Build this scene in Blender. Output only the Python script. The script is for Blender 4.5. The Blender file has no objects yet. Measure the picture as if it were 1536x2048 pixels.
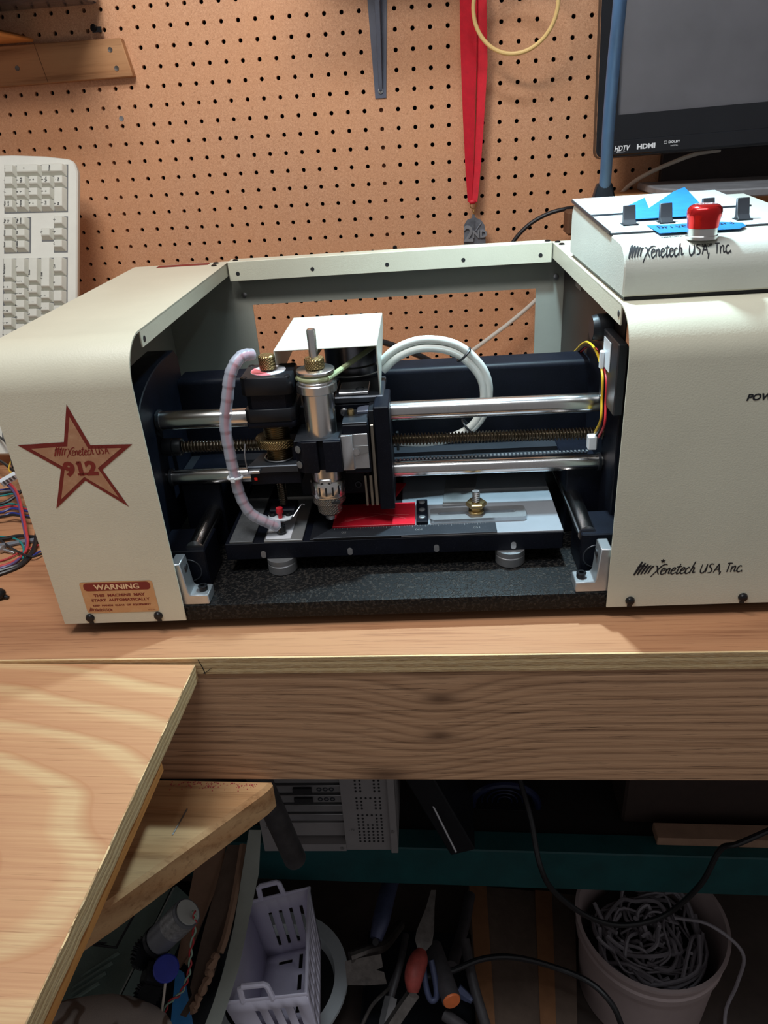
import bpy, bmesh, math, random
from mathutils import Vector, Matrix, Euler
random.seed(7)
sc = bpy.context.scene
COL = sc.collection
rad = math.radians
# ------------------------------------------------------------------ camera
CAM = Vector((0.09881, -1.26674, 0.14690)); FPX = 1474.83
_w = Vector((0.476474405, 0.0869193844, -0.0337806634))
_base = Matrix(((1, 0, 0), (0, 0, -1), (0, 1, 0)))
_RW = Matrix.Rotation(_w.length, 3, _w.normalized()) @ _base      # world -> (right, down, forward)
_rows = [Vector(_RW[i]) for i in range(3)]
cd = bpy.data.cameras.new('camera'); cam = bpy.data.objects.new('camera', cd); COL.objects.link(cam)
cd.sensor_fit = 'HORIZONTAL'; cd.sensor_width = 36.0; cd.lens = FPX * 36.0 / 1536.0
cd.clip_start = 0.02
_m = Matrix((_rows[0], -_rows[1], -_rows[2])).transposed().to_4x4(); _m.translation = CAM
cam.matrix_world = _m; sc.camera = cam
# ------------------------------------------------------------------ world, lights, exposure
sc.view_settings.view_transform = 'Standard'; sc.view_settings.look = 'None'
sc.view_settings.exposure = 0.0; sc.view_settings.gamma = 1.0; sc.view_settings.use_curve_mapping = False
wd = bpy.data.worlds.new('room_light'); sc.world = wd; wd.use_nodes = True
wd.node_tree.nodes['Background'].inputs[0].default_value = (0.95, 0.93, 0.95, 1)
wd.node_tree.nodes['Background'].inputs[1].default_value = 0.22
def area(name, loc, target, sx, sy, power, col):
    l = bpy.data.lights.new(name, 'AREA'); l.shape = 'RECTANGLE'; l.size = sx; l.size_y = sy; l.energy = power; l.color = col
    o = bpy.data.objects.new(name, l); COL.objects.link(o); o.location = loc
    o.rotation_euler = (Vector(target) - Vector(loc)).to_track_quat('-Z', 'Y').to_euler(); return o
area('wall_light', (-0.24, -0.78, 0.76), (0.05, 0.0, 0.05), 0.30, 0.10, 4.4, (1.0, 0.93, 0.86))
area('ceiling_light', (-0.15, -1.25, 1.55), (0.0, -0.65, -0.3), 1.0, 0.18, 18.5, (0.86, 0.94, 1.0))
LAMP = Vector((0.150, -0.490, 0.410))
ld = bpy.data.lights.new('lamp_beam', 'SPOT'); ld.energy = 27; ld.color = (0.60, 0.87, 1.0); ld.spot_size = rad(112); ld.spot_blend = 0.95; ld.shadow_soft_size = 0.018
lo = bpy.data.objects.new('lamp_beam', ld); COL.objects.link(lo); lo.location = LAMP + Vector((0, 0, -0.012))
lo.rotation_euler = (Vector((0.195, -0.57, 0.0)) - LAMP).to_track_quat('-Z', 'Y').to_euler()

# ------------------------------------------------------------------ ray helpers: a sight line met at a real plane or distance
def ray(px, py): return _rows[0] * ((px - 768) / FPX) + _rows[1] * ((py - 1024) / FPX) + _rows[2]
def at_y(px, py, y): d = ray(px, py); return CAM + d * ((y - CAM.y) / d.y)
def at_d(px, py, d): return CAM + ray(px, py) * d
# ------------------------------------------------------------------ frames
def wrot(x, y, z):
    v = Vector((rad(x), rad(y), rad(z))); return Matrix.Rotation(v.length, 4, v.normalized())
ENG = Matrix.Translation((-0.2771, -0.7054, -0.2610)) @ wrot(.68, -.643, 2.17)
BEN = Matrix.Translation((0.1135, -0.7380, -0.2705)) @ wrot(.68, -.643, .75)
def bench_pt(px, py, h=0.0):
    inv = BEN.inverted(); c = inv @ CAM; d = (inv.to_3x3() @ ray(px, py)); return c + d * ((h - c.z) / d.z)

# ------------------------------------------------------------------ materials
class NT:
    def __init__(s, name):
        s.m = bpy.data.materials.new(name); s.m.use_nodes = True; s.t = s.m.node_tree
        s.b = s.t.nodes['Principled BSDF']; s.o = s.t.nodes['Material Output']
    def n(s, typ, ins=None, **kw):
        nd = s.t.nodes.new(typ)
        for k, v in kw.items(): setattr(nd, k, v)
        for k, v in (ins or {}).items():
            if hasattr(v, 'links') or isinstance(v, bpy.types.NodeSocket): s.t.links.new(v, nd.inputs[k])
            else: nd.inputs[k].default_value = v
        return nd
    def l(s, a, b): s.t.links.new(a, b)
    def ramp(s, fac, stops, interp='LINEAR'):
        r = s.n('ShaderNodeValToRGB', {0: fac}); r.color_ramp.interpolation = interp
        e = r.color_ramp.elements
        while len(e) < len(stops): e.new(0.5)
        for k, (p, c) in enumerate(stops): e[k].position = p; e[k].color = (*c, 1) if len(c) == 3 else c
        return r.outputs[0]
    def coord(s, scale=(1, 1, 1), kind='Object', rot=(0, 0, 0), loc=(0, 0, 0)):
        tc = s.n('ShaderNodeTexCoord'); mp = s.n('ShaderNodeMapping', {0: tc.outputs[kind], 1: loc, 2: rot, 3: scale}); return mp.outputs[0]
    def noise(s, vec, scale, detail=3, rough=.5, dist=0): return s.n('ShaderNodeTexNoise', {'Vector': vec, 'Scale': scale, 'Detail': detail, 'Roughness': rough, 'Distortion': dist}).outputs[0]
    def mix(s, fac, a, b, bt='MIX'):
        nd = s.n('ShaderNodeMix', data_type='RGBA', blend_type=bt)
        for i, v in ((0, fac), (6, a), (7, b)):
            if isinstance(v, bpy.types.NodeSocket): s.l(v, nd.inputs[i])
            else: nd.inputs[i].default_value = v if i == 0 else ((*v, 1) if len(v) == 3 else v)
        return nd.outputs[2]
    def math(s, op, a, b=0.0, c=0.0):
        nd = s.n('ShaderNodeMath', operation=op)
        for i, v in enumerate((a, b, c)):
            if isinstance(v, bpy.types.NodeSocket): s.l(v, nd.inputs[i])
            else: nd.inputs[i].default_value = v
        return nd.outputs[0]
    def bump(s, h, strength, dist=.001):
        b = s.n('ShaderNodeBump', {'Height': h, 'Strength': strength, 'Distance': dist}); s.l(b.outputs[0], s.b.inputs['Normal'])
    def set(s, **kw):
        for k, v in kw.items():
            k = {'col': 'Base Color', 'rough': 'Roughness', 'metal': 'Metallic', 'spec': 'Specular IOR Level', 'coat': 'Coat Weight', 'alpha': 'Alpha', 'trans': 'Transmission Weight', 'emit': 'Emission Strength'}[k]
            if isinstance(v, bpy.types.NodeSocket): s.l(v, s.b.inputs[k])
            else: s.b.inputs[k].default_value = (*v, 1) if isinstance(v, tuple) and len(v) == 3 else v
        return s
def srgb(r, g, b):
    f = lambda c: (c / 255 / 12.92) if c / 255 <= .04045 else ((c / 255 + .055) / 1.055) ** 2.4
    return (f(r), f(g), f(b))
MATS = {}
def mk(name, c, rough=.5, metal=0.0, var=.12, vs=60, bump=0.0, bs=400, spec=.5, coat=0, dust=0.0):
    """plain coated surface: base colour with a little mottling and optional fine relief"""
    t = NT(name); v = t.coord()
    n = t.noise(v, vs, 4, .6)
    lo = tuple(x * (1 - var) for x in c); hi = tuple(min(1, x * (1 + var)) for x in c)
    col = t.ramp(n, [(.3, lo), (.7, hi)])
    if dust:
        d = t.noise(v, 900, 2, .7); col = t.mix(t.math('MULTIPLY', t.ramp(d, [(.62, (0, 0, 0)), (.75, (1, 1, 1))]), dust), col, (.35, .36, .38))
    t.set(col=col, rough=rough, metal=metal, spec=spec, coat=coat)
    if bump: t.bump(t.noise(v, bs, 2, .5), bump)
    MATS[name] = t.m; return t.m
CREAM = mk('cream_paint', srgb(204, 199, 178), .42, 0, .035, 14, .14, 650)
CREAM_SHADE = mk('cream_paint_shaded', srgb(142, 142, 132), .5, 0, .06, 10, .1, 500)  # cream darkened so the colour carries the shade inside the machine
BOXC = mk('cream_control_box', srgb(194, 195, 184), .38, 0, .03, 14, .14, 650)
PLATEW = mk('white_panel', srgb(190, 198, 200), .4, 0, .02)
BLACK = mk('black_anodised', (.0035, .0045, .009), .48, .0, .3, 40, .05, 700, spec=.16, dust=.05)
BLACKP = mk('black_plastic', (.009, .010, .013), .42, 0, .2, 50, spec=.3)
BLACKG = mk('black_gloss', (.008, .009, .011), .12, 0, .1, 30)
DARKM = mk('dark_grey_metal', (.045, .05, .06), .4, .6, .15, 40, dust=.15)
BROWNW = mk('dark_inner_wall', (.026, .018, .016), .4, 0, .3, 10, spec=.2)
def brushed(name, c, rough, axis=2, s=900):
    t = NT(name); sc3 = [14, 14, 14]; sc3[axis] = s
    n = t.noise(t.coord(tuple(sc3)), 1, 3, .6)
    t.set(col=t.ramp(n, [(.2, tuple(x * .93 for x in c)), (.8, c)]), metal=1.0, rough=rough)
    return t.m
SCREWST = mk('dark_bronze_screw', (.20, .17, .13), .3, 1.0, .1, 60)
STEEL = brushed('turned_steel', (.72, .70, .68), .26, 2)
CHROME = brushed('ground_steel_rod', (.60, .58, .57), .2, 0, 500)
ALU = mk('bare_aluminium', (.48, .48, .49), .38, .85, .1, 60, .1, 600)
GREYPL = mk('grey_plate', (.27, .27, .27), .38, .5, .1, 30)
DKSTRIP = mk('dull_grey_strip', (.10, .105, .11), .5, .3, .25, 60, dust=.5)
WHITEPL = mk('pale_metal_table', (.34, .36, .39), .36, .35, .08, 25)
PAPER = mk('white_paper', (.55, .55, .58), .7)
def knurl(name, c, rough=.35, metal=1.0, s=1100):
    t = NT(name); v = t.coord((1, 1, 1))
    w1 = t.n('ShaderNodeTexWave', {'Vector': t.coord((1, 1, 1.0), rot=(0, rad(45), rad(20))), 'Scale': s / 6, 'Distortion': 0}, bands_direction='X').outputs[1]
    w2 = t.n('ShaderNodeTexWave', {'Vector': t.coord((1, 1, 1.0), rot=(0, rad(-45), rad(20))), 'Scale': s / 6, 'Distortion': 0}, bands_direction='X').outputs[1]
    h = t.math('MULTIPLY', w1, w2)
    t.set(col=t.mix(h, tuple(x * .35 for x in c), c), rough=rough, metal=metal); t.bump(h, .8, .0006); return t.m
BRASSK = knurl('knurled_brass', (.62, .44, .20)); STEELK = knurl('knurled_steel', (.62, .58, .52))
BRASS = mk('brass', (.58, .42, .20), .3, 1.0, .15, 60)
RED_PL = mk('red_plastic_sheet', (.55, .012, .025), .32, 0, .1, 60)
def hammertone():
    t = NT('black_hammertone'); v = t.coord()
    n = t.noise(v, 330, 3, .55, .6); f = t.ramp(n, [(.50, (0, 0, 0)), (.60, (1, 1, 1))])
    t.set(col=t.mix(f, (.002, .002, .0025), (.024, .020, .017)), rough=.5, spec=.22); t.bump(f, .5, .0008); return t.m
HAMMER = hammertone()
def label_mat(name, c, worn, c2):
    t = NT(name); v = t.coord(); n = t.noise(v, 90, 5, .7); m = t.noise(v, 14, 2, .5)
    t.set(col=t.mix(t.math('MULTIPLY', t.ramp(n, [(.5, (0, 0, 0)), (.75, (1, 1, 1))]), worn), c, c2), rough=.42, metal=0); return t.m
STARF = label_mat('star_field_gold', srgb(170, 125, 95), .6, srgb(200, 165, 130))
STARB = label_mat('star_border_maroon', srgb(112, 24, 24), .35, srgb(150, 75, 60))
WARNM = label_mat('warning_label_gold', srgb(196, 146, 100), .5, srgb(214, 176, 132))
MAROON = mk('maroon_ink', srgb(120, 30, 26), .5); INK = mk('black_ink', (.012, .012, .015), .45); DKINK = mk('grey_ink', (.12, .12, .12), .6)
PALEINK = mk('pale_ink', srgb(225, 190, 150), .5); WHITEINK = mk('white_print', (.75, .76, .78), .5)
TAPE = mk('blue_masking_tape', srgb(24, 110, 178), .55, 0, .12, 90, .25, 700)
REDCAP = mk('red_anodised', (.62, .02, .02), .2, .75, .08, 30)
CABLEC = mk('cream_cable', srgb(205, 208, 202), .45, 0, .06, 30); BLKCABLE = mk('black_cable', (.012, .012, .014), .4, 0, .2, 50)
WHCABLE = mk('white_cable', srgb(205, 195, 182), .5, 0, .06, 30)
NYLON = mk('clear_nylon', srgb(215, 220, 224), .35, 0, .06, 60)
def clear(name, c, alpha, rough=.3):
    t = NT(name); n = t.noise(t.coord(), 150, 3); t.set(col=t.ramp(n, [(.3, tuple(x * .9 for x in c)), (.7, c)]), alpha=alpha, rough=rough); return t.m
SPIRAL = clear('frosted_spiral_wrap', (.66, .69, .80), .48)
BELT = clear('amber_belt', srgb(176, 184, 142), .85, .25)
KBD = mk('keyboard_beige', srgb(210, 207, 196), .5, 0, .05, 20, .1, 800); KEYC = mk('keycap_beige', srgb(206, 204, 192), .48, 0, .05, 40)
RIBBON = mk('red_ribbon', (.60, .006, .022), .6, 0, .12, 90, .2, 900); MEDAL = mk('pewter_medal', (.22, .23, .26), .4, .6, .3, 90)
GOLD = mk('gold_wire', (.6, .42, .15), .3, 1); HOOP = mk('cream_plastic_hoop', srgb(232, 196, 130), .38, 0, .06, 30)
GREYBR = mk('grey_enamel', srgb(92, 97, 112), .35, 0, .08, 30, .15, 400); SCREWM = mk('zinc_screw', (.45, .45, .46), .35, .9, .2, 200); BLKSCREW = mk('black_oxide_screw', (.02, .02, .022), .3, .6)
MONB = mk('monitor_bezel', (.010, .011, .014), .13, 0, .1, 20); SCREEN = mk('dark_lcd', (.105, .102, .112), .42, 0, .12, 12)
GOOSE = mk('blue_grey_sleeve', srgb(60, 80, 104), .42, 0, .06, 40)
TEAL = mk('teal_painted_timber', srgb(14, 72, 74), .55, 0, .2, 25, .2, 120)
PCG = mk('grey_pc_steel', srgb(150, 146, 146), .45, .2, .06, 25); PCD = mk('dark_slot', (.012, .012, .014), .6); PCL = mk('bare_slot_steel', srgb(168, 168, 170), .3, .7, .1, 40)
LAV = mk('lavender_plastic', srgb(236, 232, 252), .42, 0, .04, 20); WHTUB = mk('white_tub_plastic', srgb(218, 226, 230), .42, 0, .06, 10)
CASEG = mk('dark_green_case', srgb(112, 130, 122), .5, 0, .12, 30, .3, 500)
MOTG = mk('grey_motor_tube', srgb(112, 114, 120), .42, .1, .1, 50); BLUECAP = mk('blue_cap', srgb(50, 62, 170), .4)
CARDB = mk('brown_cardboard', srgb(150, 118, 96), .85, 0, .12, 40, .2, 200); CARDD = mk('dark_cardboard', srgb(104, 86, 74), .85, 0, .15, 40, .2, 200)
STRIPM = mk('grey_galvanised', srgb(168, 174, 166), .45, .2, .1, 20); BLUEPL = mk('blue_plastic', srgb(52, 128, 190), .45)
PIPE = mk('black_pipe', (.060, .056, .058), .45, .2, .3, 60, .1, 300)
IRON = mk('worn_tool_steel', srgb(108, 102, 98), .45, .7, .25, 80, .15, 300); BLUEST = mk('blue_tool_paint', srgb(70, 76, 104), .45, .2, .2, 60)
REDH = mk('faded_red_grip', srgb(150, 62, 54), .6, 0, .25, 80); ORANGE = mk('orange_cap', srgb(226, 118, 66), .5); DKH = mk('dark_worn_handle', srgb(66, 62, 64), .55, 0, .2, 60)
BUCKET = mk('white_bucket_plastic', srgb(170, 152, 150), .5, 0, .08, 12); GREYCAB = mk('grey_cable', srgb(142, 136, 142), .5)
LEVERM = mk('switch_lever_grey', srgb(40, 41, 46), .5); MOTSTEEL = mk('dark_turned_steel', (.20, .20, .22), .28, 1.0, .1, 30); DKBRASS = mk('dull_brass', (.36, .29, .18), .35, 1.0, .15, 60); RAILST = mk('bronze_rail', (.30, .26, .21), .32, 1.0, .1, 60); TANB = mk('tan_board', srgb(146, 100, 66), .75, 0, .12, 40); FLOORM = mk('dark_concrete', srgb(74, 62, 56), .85, 0, .25, 12, .3, 60); WALLM = mk('dark_wall', (.02, .016, .014), .9)
CASETL = mk('dark_slate_case', (.05, .055, .08), .14, 0, .4, 30, .9, 70)
def camo():
    t = NT('mottled_fabric'); v = t.coord(); n = t.noise(v, 22, 1, .4)
    t.set(col=t.ramp(n, [(.0, srgb(186, 176, 168)), (.47, srgb(196, 184, 174)), (.50, srgb(136, 114, 98)), (.56, srgb(124, 104, 90)), (.60, srgb(206, 198, 188))]), rough=.9); t.bump(t.noise(v, 900, 2), .3); return t.m
CAMO = camo()
def pegm():
    t = NT('tempered_hardboard'); v = t.coord()
    big = t.noise(v, 5, 3, .5); f = t.noise(t.coord((1, 1, 1)), 420, 4, .75, 1.5); sp = t.noise(v, 160, 3, .6)
    c = t.ramp(f, [(.30, srgb(168, 118, 86)), (.5, srgb(204, 152, 116)), (.72, srgb(226, 180, 146))])
    c = t.mix(t.ramp(big, [(.35, (0, 0, 0)), (.65, (.35,) * 3)]), c, srgb(220, 156, 108), 'MIX')
    c = t.mix(t.math('MULTIPLY', t.ramp(sp, [(.66, (0, 0, 0)), (.74, (1, 1, 1))]), .35), c, srgb(110, 66, 40))
    t.set(col=c, rough=.5, spec=.35); t.bump(f, .12); return t.m
PEG = pegm()
def wood(name, c1, c2, dark, axis=0, grain=1.0, rings=9.0, knots=(), rough=.6, pores=.5, warp=.4, wear=None, bump=.25):
    """sawn timber: growth-ring bands bent around knots, long fibre streaks and dark pores; axis = grain direction"""
    t = NT(name); st = [55.0 * grain] * 3; st[axis] = 2.2
    v = t.coord(tuple(st)); fibre = t.noise(v, 3.2, 5, .65); lowc = [3.0] * 3; lowc[axis] = .8
    low = t.noise(t.coord(tuple(lowc)), 1.6, 2, .5)
    tc = t.n('ShaderNodeTexCoord').outputs['Object']; sep = t.n('ShaderNodeSeparateXYZ', {0: tc})
    ax = [sep.outputs[i] for i in range(3) if i != axis]
    phase = t.math('ADD', t.math('MULTIPLY', ax[0], rings * 1.0), t.math('MULTIPLY', ax[1], rings * 2.2))
    phase = t.math('ADD', phase, t.math('MULTIPLY', low, warp * 6))
    kd = None
    for (p, s, amp) in knots:
        sub = t.n('ShaderNodeVectorMath', {0: tc, 1: p}, operation='SUBTRACT'); sca = [1.0] * 3; sca[axis] = .45
        mul = t.n('ShaderNodeVectorMath', {0: sub.outputs[0], 1: sca}, operation='MULTIPLY')
        ln = t.n('ShaderNodeVectorMath', {0: mul.outputs[0]}, operation='LENGTH').outputs[1]
        g = t.math('POWER', 2.718, t.math('MULTIPLY', t.math('MULTIPLY', ln, ln), -1 / (s * s)))
        phase = t.math('ADD', phase, t.math('MULTIPLY', g, amp))
        c = t.math('POWER', 2.718, t.math('MULTIPLY', t.math('MULTIPLY', ln, ln), -18 / (s * s)))
        kd = c if kd is None else t.math('MAXIMUM', kd, c)
    ring = t.math('FRACT', phase)
    rc = t.ramp(ring, [(0, c1), (.55, c2), (.88, tuple(a * .55 + b * .45 for a, b in zip(c1, dark))), (1, c1)])
    col = t.mix(t.ramp(fibre, [(.35, (0, 0, 0)), (.68, (.6,) * 3)]), rc, c2)
    col = t.mix(t.ramp(fibre, [(.30, (.45,) * 3), (.46, (0, 0, 0))]), col, dark)
    pv = [240.0 * grain] * 3; pv[axis] = 9
    pn = t.noise(t.coord(tuple(pv)), 1.6, 3, .6)
    pf = t.math('MULTIPLY', t.ramp(pn, [(.60, (0, 0, 0)), (.72, (1, 1, 1))]), pores)
    col = t.mix(pf, col, dark)
    if kd is not None: col = t.mix(t.math('MULTIPLY', kd, .8), col, dark)
    if wear:
        (p, s, wc) = wear
        sub = t.n('ShaderNodeVectorMath', {0: tc, 1: p}, operation='SUBTRACT'); dv = t.n('ShaderNodeVectorMath', {0: sub.outputs[0], 1: s}, operation='DIVIDE')
        ln = t.n('ShaderNodeVectorMath', {0: dv.outputs[0]}, operation='LENGTH').outputs[1]
        wf = t.math('MULTIPLY', t.ramp(t.math('ADD', ln, t.math('MULTIPLY', t.math('SUBTRACT', fibre, .5), .9)), [(.75, (1, 1, 1)), (1.05, (0, 0, 0))]), .75)
        col = t.mix(wf, col, wc)
    t.set(col=col, rough=rough, spec=.3); t.bump(t.math('SUBTRACT', fibre, t.math('MULTIPLY', pf, 1.5)), bump, .0008); return t.m
BENCHW = wood('bench_plywood_face', srgb(176, 122, 86), srgb(188, 138, 100), srgb(108, 66, 44), 0, 1.5, 3.0, warp=.8, pores=.55)
FASCW = wood('rough_fir_fascia', srgb(176, 132, 98), srgb(196, 152, 116), srgb(84, 56, 40), 0, 1.4, 46, (((-.028, 0, -.052), .030, 2.2), ((-.03, 0, -.098), .026, 1.8), ((-.085, 0, -.152), .05, 2.6)), .75, .75, .35, bump=.7)
def ply_cathedral():
    t = NT('rotary_cut_plywood'); tc = t.n('ShaderNodeTexCoord').outputs['Object']
    low = t.noise(t.coord((1.6, 4.2, 4)), 1.5, 2, .45)
    sub = t.n('ShaderNodeVectorMath', {0: tc, 1: (-.37, -.945, -.28)}, operation='SUBTRACT'); mul = t.n('ShaderNodeVectorMath', {0: sub.outputs[0], 1: (.5, 1.35, 0)}, operation='MULTIPLY')
    ln = t.n('ShaderNodeVectorMath', {0: mul.outputs[0]}, operation='LENGTH').outputs[1]
    ph = t.math('ADD', t.math('MULTIPLY', ln, 24), t.math('MULTIPLY', low, 3.2))
    w = t.math('FRACT', ph)
    c = t.ramp(w, [(0, srgb(198, 148, 108)), (.50, srgb(204, 156, 114)), (.66, srgb(214, 178, 132)), (.80, srgb(214, 180, 134)), (.97, srgb(190, 138, 98)), (1, srgb(198, 148, 108))])
    fib = t.noise(t.coord((2.2, 120, 60)), 3, 5, .6)
    c = t.mix(t.ramp(fib, [(.35, (0, 0, 0)), (.72, (.75,) * 3)]), c, srgb(180, 126, 92))
    pn = t.noise(t.coord((10, 420, 60)), 1.6, 3, .6); pf = t.math('MULTIPLY', t.ramp(pn, [(.60, (0, 0, 0)), (.72, (1, 1, 1))]), .55)
    c = t.mix(pf, c, srgb(140, 92, 62))
    st = t.noise(t.coord((9, 7, 1), loc=(3.1, .7, 0)), 1.2, 3, .5)
    c = t.mix(t.math('MULTIPLY', t.ramp(st, [(.66, (0, 0, 0)), (.78, (1, 1, 1))]), .35), c, srgb(150, 140, 130))
    t.set(col=c, rough=.55, spec=.3); t.bump(fib, .15, .0006); return t.m
PLYFACE = ply_cathedral()
def ply_edge(name, z0, n, th):
    t = NT(name); tc = t.n('ShaderNodeTexCoord').outputs['Object']; sep = t.n('ShaderNodeSeparateXYZ', {0: tc})
    ns = t.noise(t.coord((14, 14, 120)), 2, 4, .6)
    z = t.math('ADD', t.math('MULTIPLY', t.math('SUBTRACT', sep.outputs[2], z0), n / th / 2), t.math('MULTIPLY', ns, .35))
    f = t.math('FRACT', z)
    c = t.ramp(f, [(0, srgb(222, 190, 142)), (.44, srgb(214, 180, 130)), (.48, srgb(120, 90, 60)), (.53, srgb(186, 150, 106)), (.95, srgb(194, 158, 114)), (1, srgb(126, 96, 64))])
    fib = t.noise(t.coord((90, 90, 700)), 1, 3, .7); c = t.mix(t.ramp(fib, [(.45, (0, 0, 0)), (.75, (.6,) * 3)]), c, srgb(226, 204, 164))
    t.set(col=c, rough=.75, spec=.2); t.bump(t.math('ADD', f, fib), .5, .0008); return t.m
PLYE1 = ply_edge('bench_ply_edge', 0, 5, .0186); PLYE2 = ply_edge('table_ply_edge', 0, 7, .0180)
PINE = wood('pine_board', srgb(178, 126, 82), srgb(196, 144, 96), srgb(120, 76, 44), 0, 1.0, 7, pores=.25)
BRACEW = wood('brace_timber', srgb(190, 140, 94), srgb(206, 164, 118), srgb(126, 86, 54), 0, 1.0, 12, pores=.3)
ORANGEW = wood('orange_pine', srgb(190, 124, 66), srgb(206, 142, 80), srgb(140, 86, 44), 1, 1.0, 10, pores=.3)
DARKW = wood('dark_board', srgb(98, 66, 48), srgb(112, 78, 56), srgb(56, 36, 26), 0, 1, 8)

# ------------------------------------------------------------------ mesh builder
def catmull(pts, n):
    P = [Vector(p) for p in pts]
    if len(P) < 3: return P
    P = [P[0] * 2 - P[1]] + P + [P[-1] * 2 - P[-2]]; out = []
    for i in range(1, len(P) - 2):
        a, b, c, d = P[i - 1:i + 3]
        for k in range(n):
            t = k / n; out.append(.5 * ((2 * b) + (c - a) * t + (2 * a - 5 * b + 4 * c - d) * t * t + (3 * b - a - 3 * c + d) * t ** 3))
    out.append(P[-2]); return out
class MB:
    def __init__(s): s.bm = bmesh.new()
    def box(s, x0, x1, y0, y1, z0, z1, bev=0.0, seg=1, mat=None):
        m = Matrix.Translation(((x0 + x1) / 2, (y0 + y1) / 2, (z0 + z1) / 2)) @ Matrix.Diagonal((abs(x1 - x0), abs(y1 - y0), abs(z1 - z0), 1))
        if mat: m = mat @ m
        r = bmesh.ops.create_cube(s.bm, size=1, matrix=m)
        if bev: s._bev(r['verts'], bev, seg)
        return s
    def _bev(s, verts, bev, seg=1):
        ed = list({e for v in verts for e in v.link_edges})
        bmesh.ops.bevel(s.bm, geom=ed, offset=bev, segments=seg, affect='EDGES', profile=.5, clamp_overlap=True)
    def prism(s, poly, axis, a, b, bev=0.0, mat=None):
        """poly: outline in the two other axes (in x,y,z order), pushed from a to b along axis"""
        def mkv(p, h):
            c = list(p); c.insert(axis, h); v = Vector(c); return s.bm.verts.new(mat @ v if mat else v)
        A = [mkv(p, a) for p in poly]; B = [mkv(p, b) for p in poly]; n = len(poly)
        f = [s.bm.faces.new(A), s.bm.faces.new(B[::-1])]
        for i in range(n): f.append(s.bm.faces.new((A[i], B[i], B[(i + 1) % n], A[(i + 1) % n])))
        bmesh.ops.recalc_face_normals(s.bm, faces=f)
        if bev: s._bev(A + B, bev)
        return s
    def lathe(s, o, prof, seg=28, axis=(0, 0, 1), cap=True):
        o = Vector(o); q = Vector(axis).normalized().to_track_quat('Z', 'Y'); rings = []
        for r, z in prof:
            rings.append([s.bm.verts.new(o + q @ Vector((r * math.cos(2 * math.pi * k / seg), r * math.sin(2 * math.pi * k / seg), z))) for k in range(seg)])
        f = []
        for a, b in zip(rings, rings[1:]):
            for k in range(seg): f.append(s.bm.faces.new((a[k], a[(k + 1) % seg], b[(k + 1) % seg], b[k])))
        if cap:
            f.append(s.bm.faces.new(rings[0][::-1])); f.append(s.bm.faces.new(rings[-1]))
        bmesh.ops.recalc_face_normals(s.bm, faces=f)
        return s
    def cyl(s, p0, p1, r, seg=20, r1=None, bev=0.0):
        p0 = Vector(p0); p1 = Vector(p1); L = (p1 - p0).length; r1 = r if r1 is None else r1
        pr = [(r, 0), (r1, L)] if not bev else [(r - bev, 0), (r, bev), (r1, L - bev), (r1 - bev, L)]
        return s.lathe(p0, pr, seg, p1 - p0)
    def tube(s, pts, r, seg=8, n=6, smooth=True, rf=None, cap=True):
        P = catmull(pts, n) if smooth else [Vector(p) for p in pts]
        rings = []; up = Vector((0.13, .29, .95))
        for i, p in enumerate(P):
            t = (P[min(i + 1, len(P) - 1)] - P[max(i - 1, 0)]).normalized()
            up = (up - t * up.dot(t)); up = up.normalized() if up.length > 1e-6 else t.orthogonal().normalized()
            w = t.cross(up); rr = r if rf is None else rf(i / (len(P) - 1))
            rings.append([s.bm.verts.new(p + (up * math.cos(2 * math.pi * k / seg) + w * math.sin(2 * math.pi * k / seg)) * rr) for k in range(seg)])
        f = []
        for a, b in zip(rings, rings[1:]):
            for k in range(seg): f.append(s.bm.faces.new((a[k], a[(k + 1) % seg], b[(k + 1) % seg], b[k])))
        if cap: f.append(s.bm.faces.new(rings[0][::-1])); f.append(s.bm.faces.new(rings[-1]))
        bmesh.ops.recalc_face_normals(s.bm, faces=f); return s
    def torus(s, c, R, r, axis=(0, 0, 1), seg=40, ms=10):
        q = Vector(axis).normalized().to_track_quat('Z', 'Y'); c = Vector(c); rings = []
        for i in range(seg):
            a = 2 * math.pi * i / seg
            rings.append([s.bm.verts.new(c + q @ Vector(((R + r * math.cos(b)) * math.cos(a), (R + r * math.cos(b)) * math.sin(a), r * math.sin(b)))) for b in [2 * math.pi * k / ms for k in range(ms)]])
        f = []
        for i in range(seg):
            A, B = rings[i], rings[(i + 1) % seg]
            for k in range(ms): f.append(s.bm.faces.new((A[k], B[k], B[(k + 1) % ms], A[(k + 1) % ms])))
        bmesh.ops.recalc_face_normals(s.bm, faces=f); return s
    def face(s, pts): s.bm.faces.new([s.bm.verts.new(Vector(p)) for p in pts]); return s
    def slab(s, pts, off):
        """flat polygon given thickness along vector off"""
        off = Vector(off); A = [s.bm.verts.new(Vector(p)) for p in pts]; B = [s.bm.verts.new(Vector(p) + off) for p in pts]; n = len(A)
        f = [s.bm.faces.new(A), s.bm.faces.new(B[::-1])]
        for i in range(n): f.append(s.bm.faces.new((A[i], B[i], B[(i + 1) % n], A[(i + 1) % n])))
        bmesh.ops.recalc_face_normals(s.bm, faces=f); return s
    def sphere(s, c, r, sx=1, sy=1, sz=1, seg=16):
        bmesh.ops.create_uvsphere(s.bm, u_segments=seg, v_segments=max(6, seg // 2), radius=1, matrix=Matrix.Translation(c) @ Matrix.Diagonal((r * sx, r * sy, r * sz, 1))); return s
    def xform(s, m): bmesh.ops.transform(s.bm, matrix=m, verts=s.bm.verts); return s
    def build(s, name, mat, parent=None, ang=35, label=None):
        me = bpy.data.meshes.new(name); s.bm.normal_update(); s.bm.to_mesh(me); s.bm.free()
        return link(name, me, mat, parent, ang, label)
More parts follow.
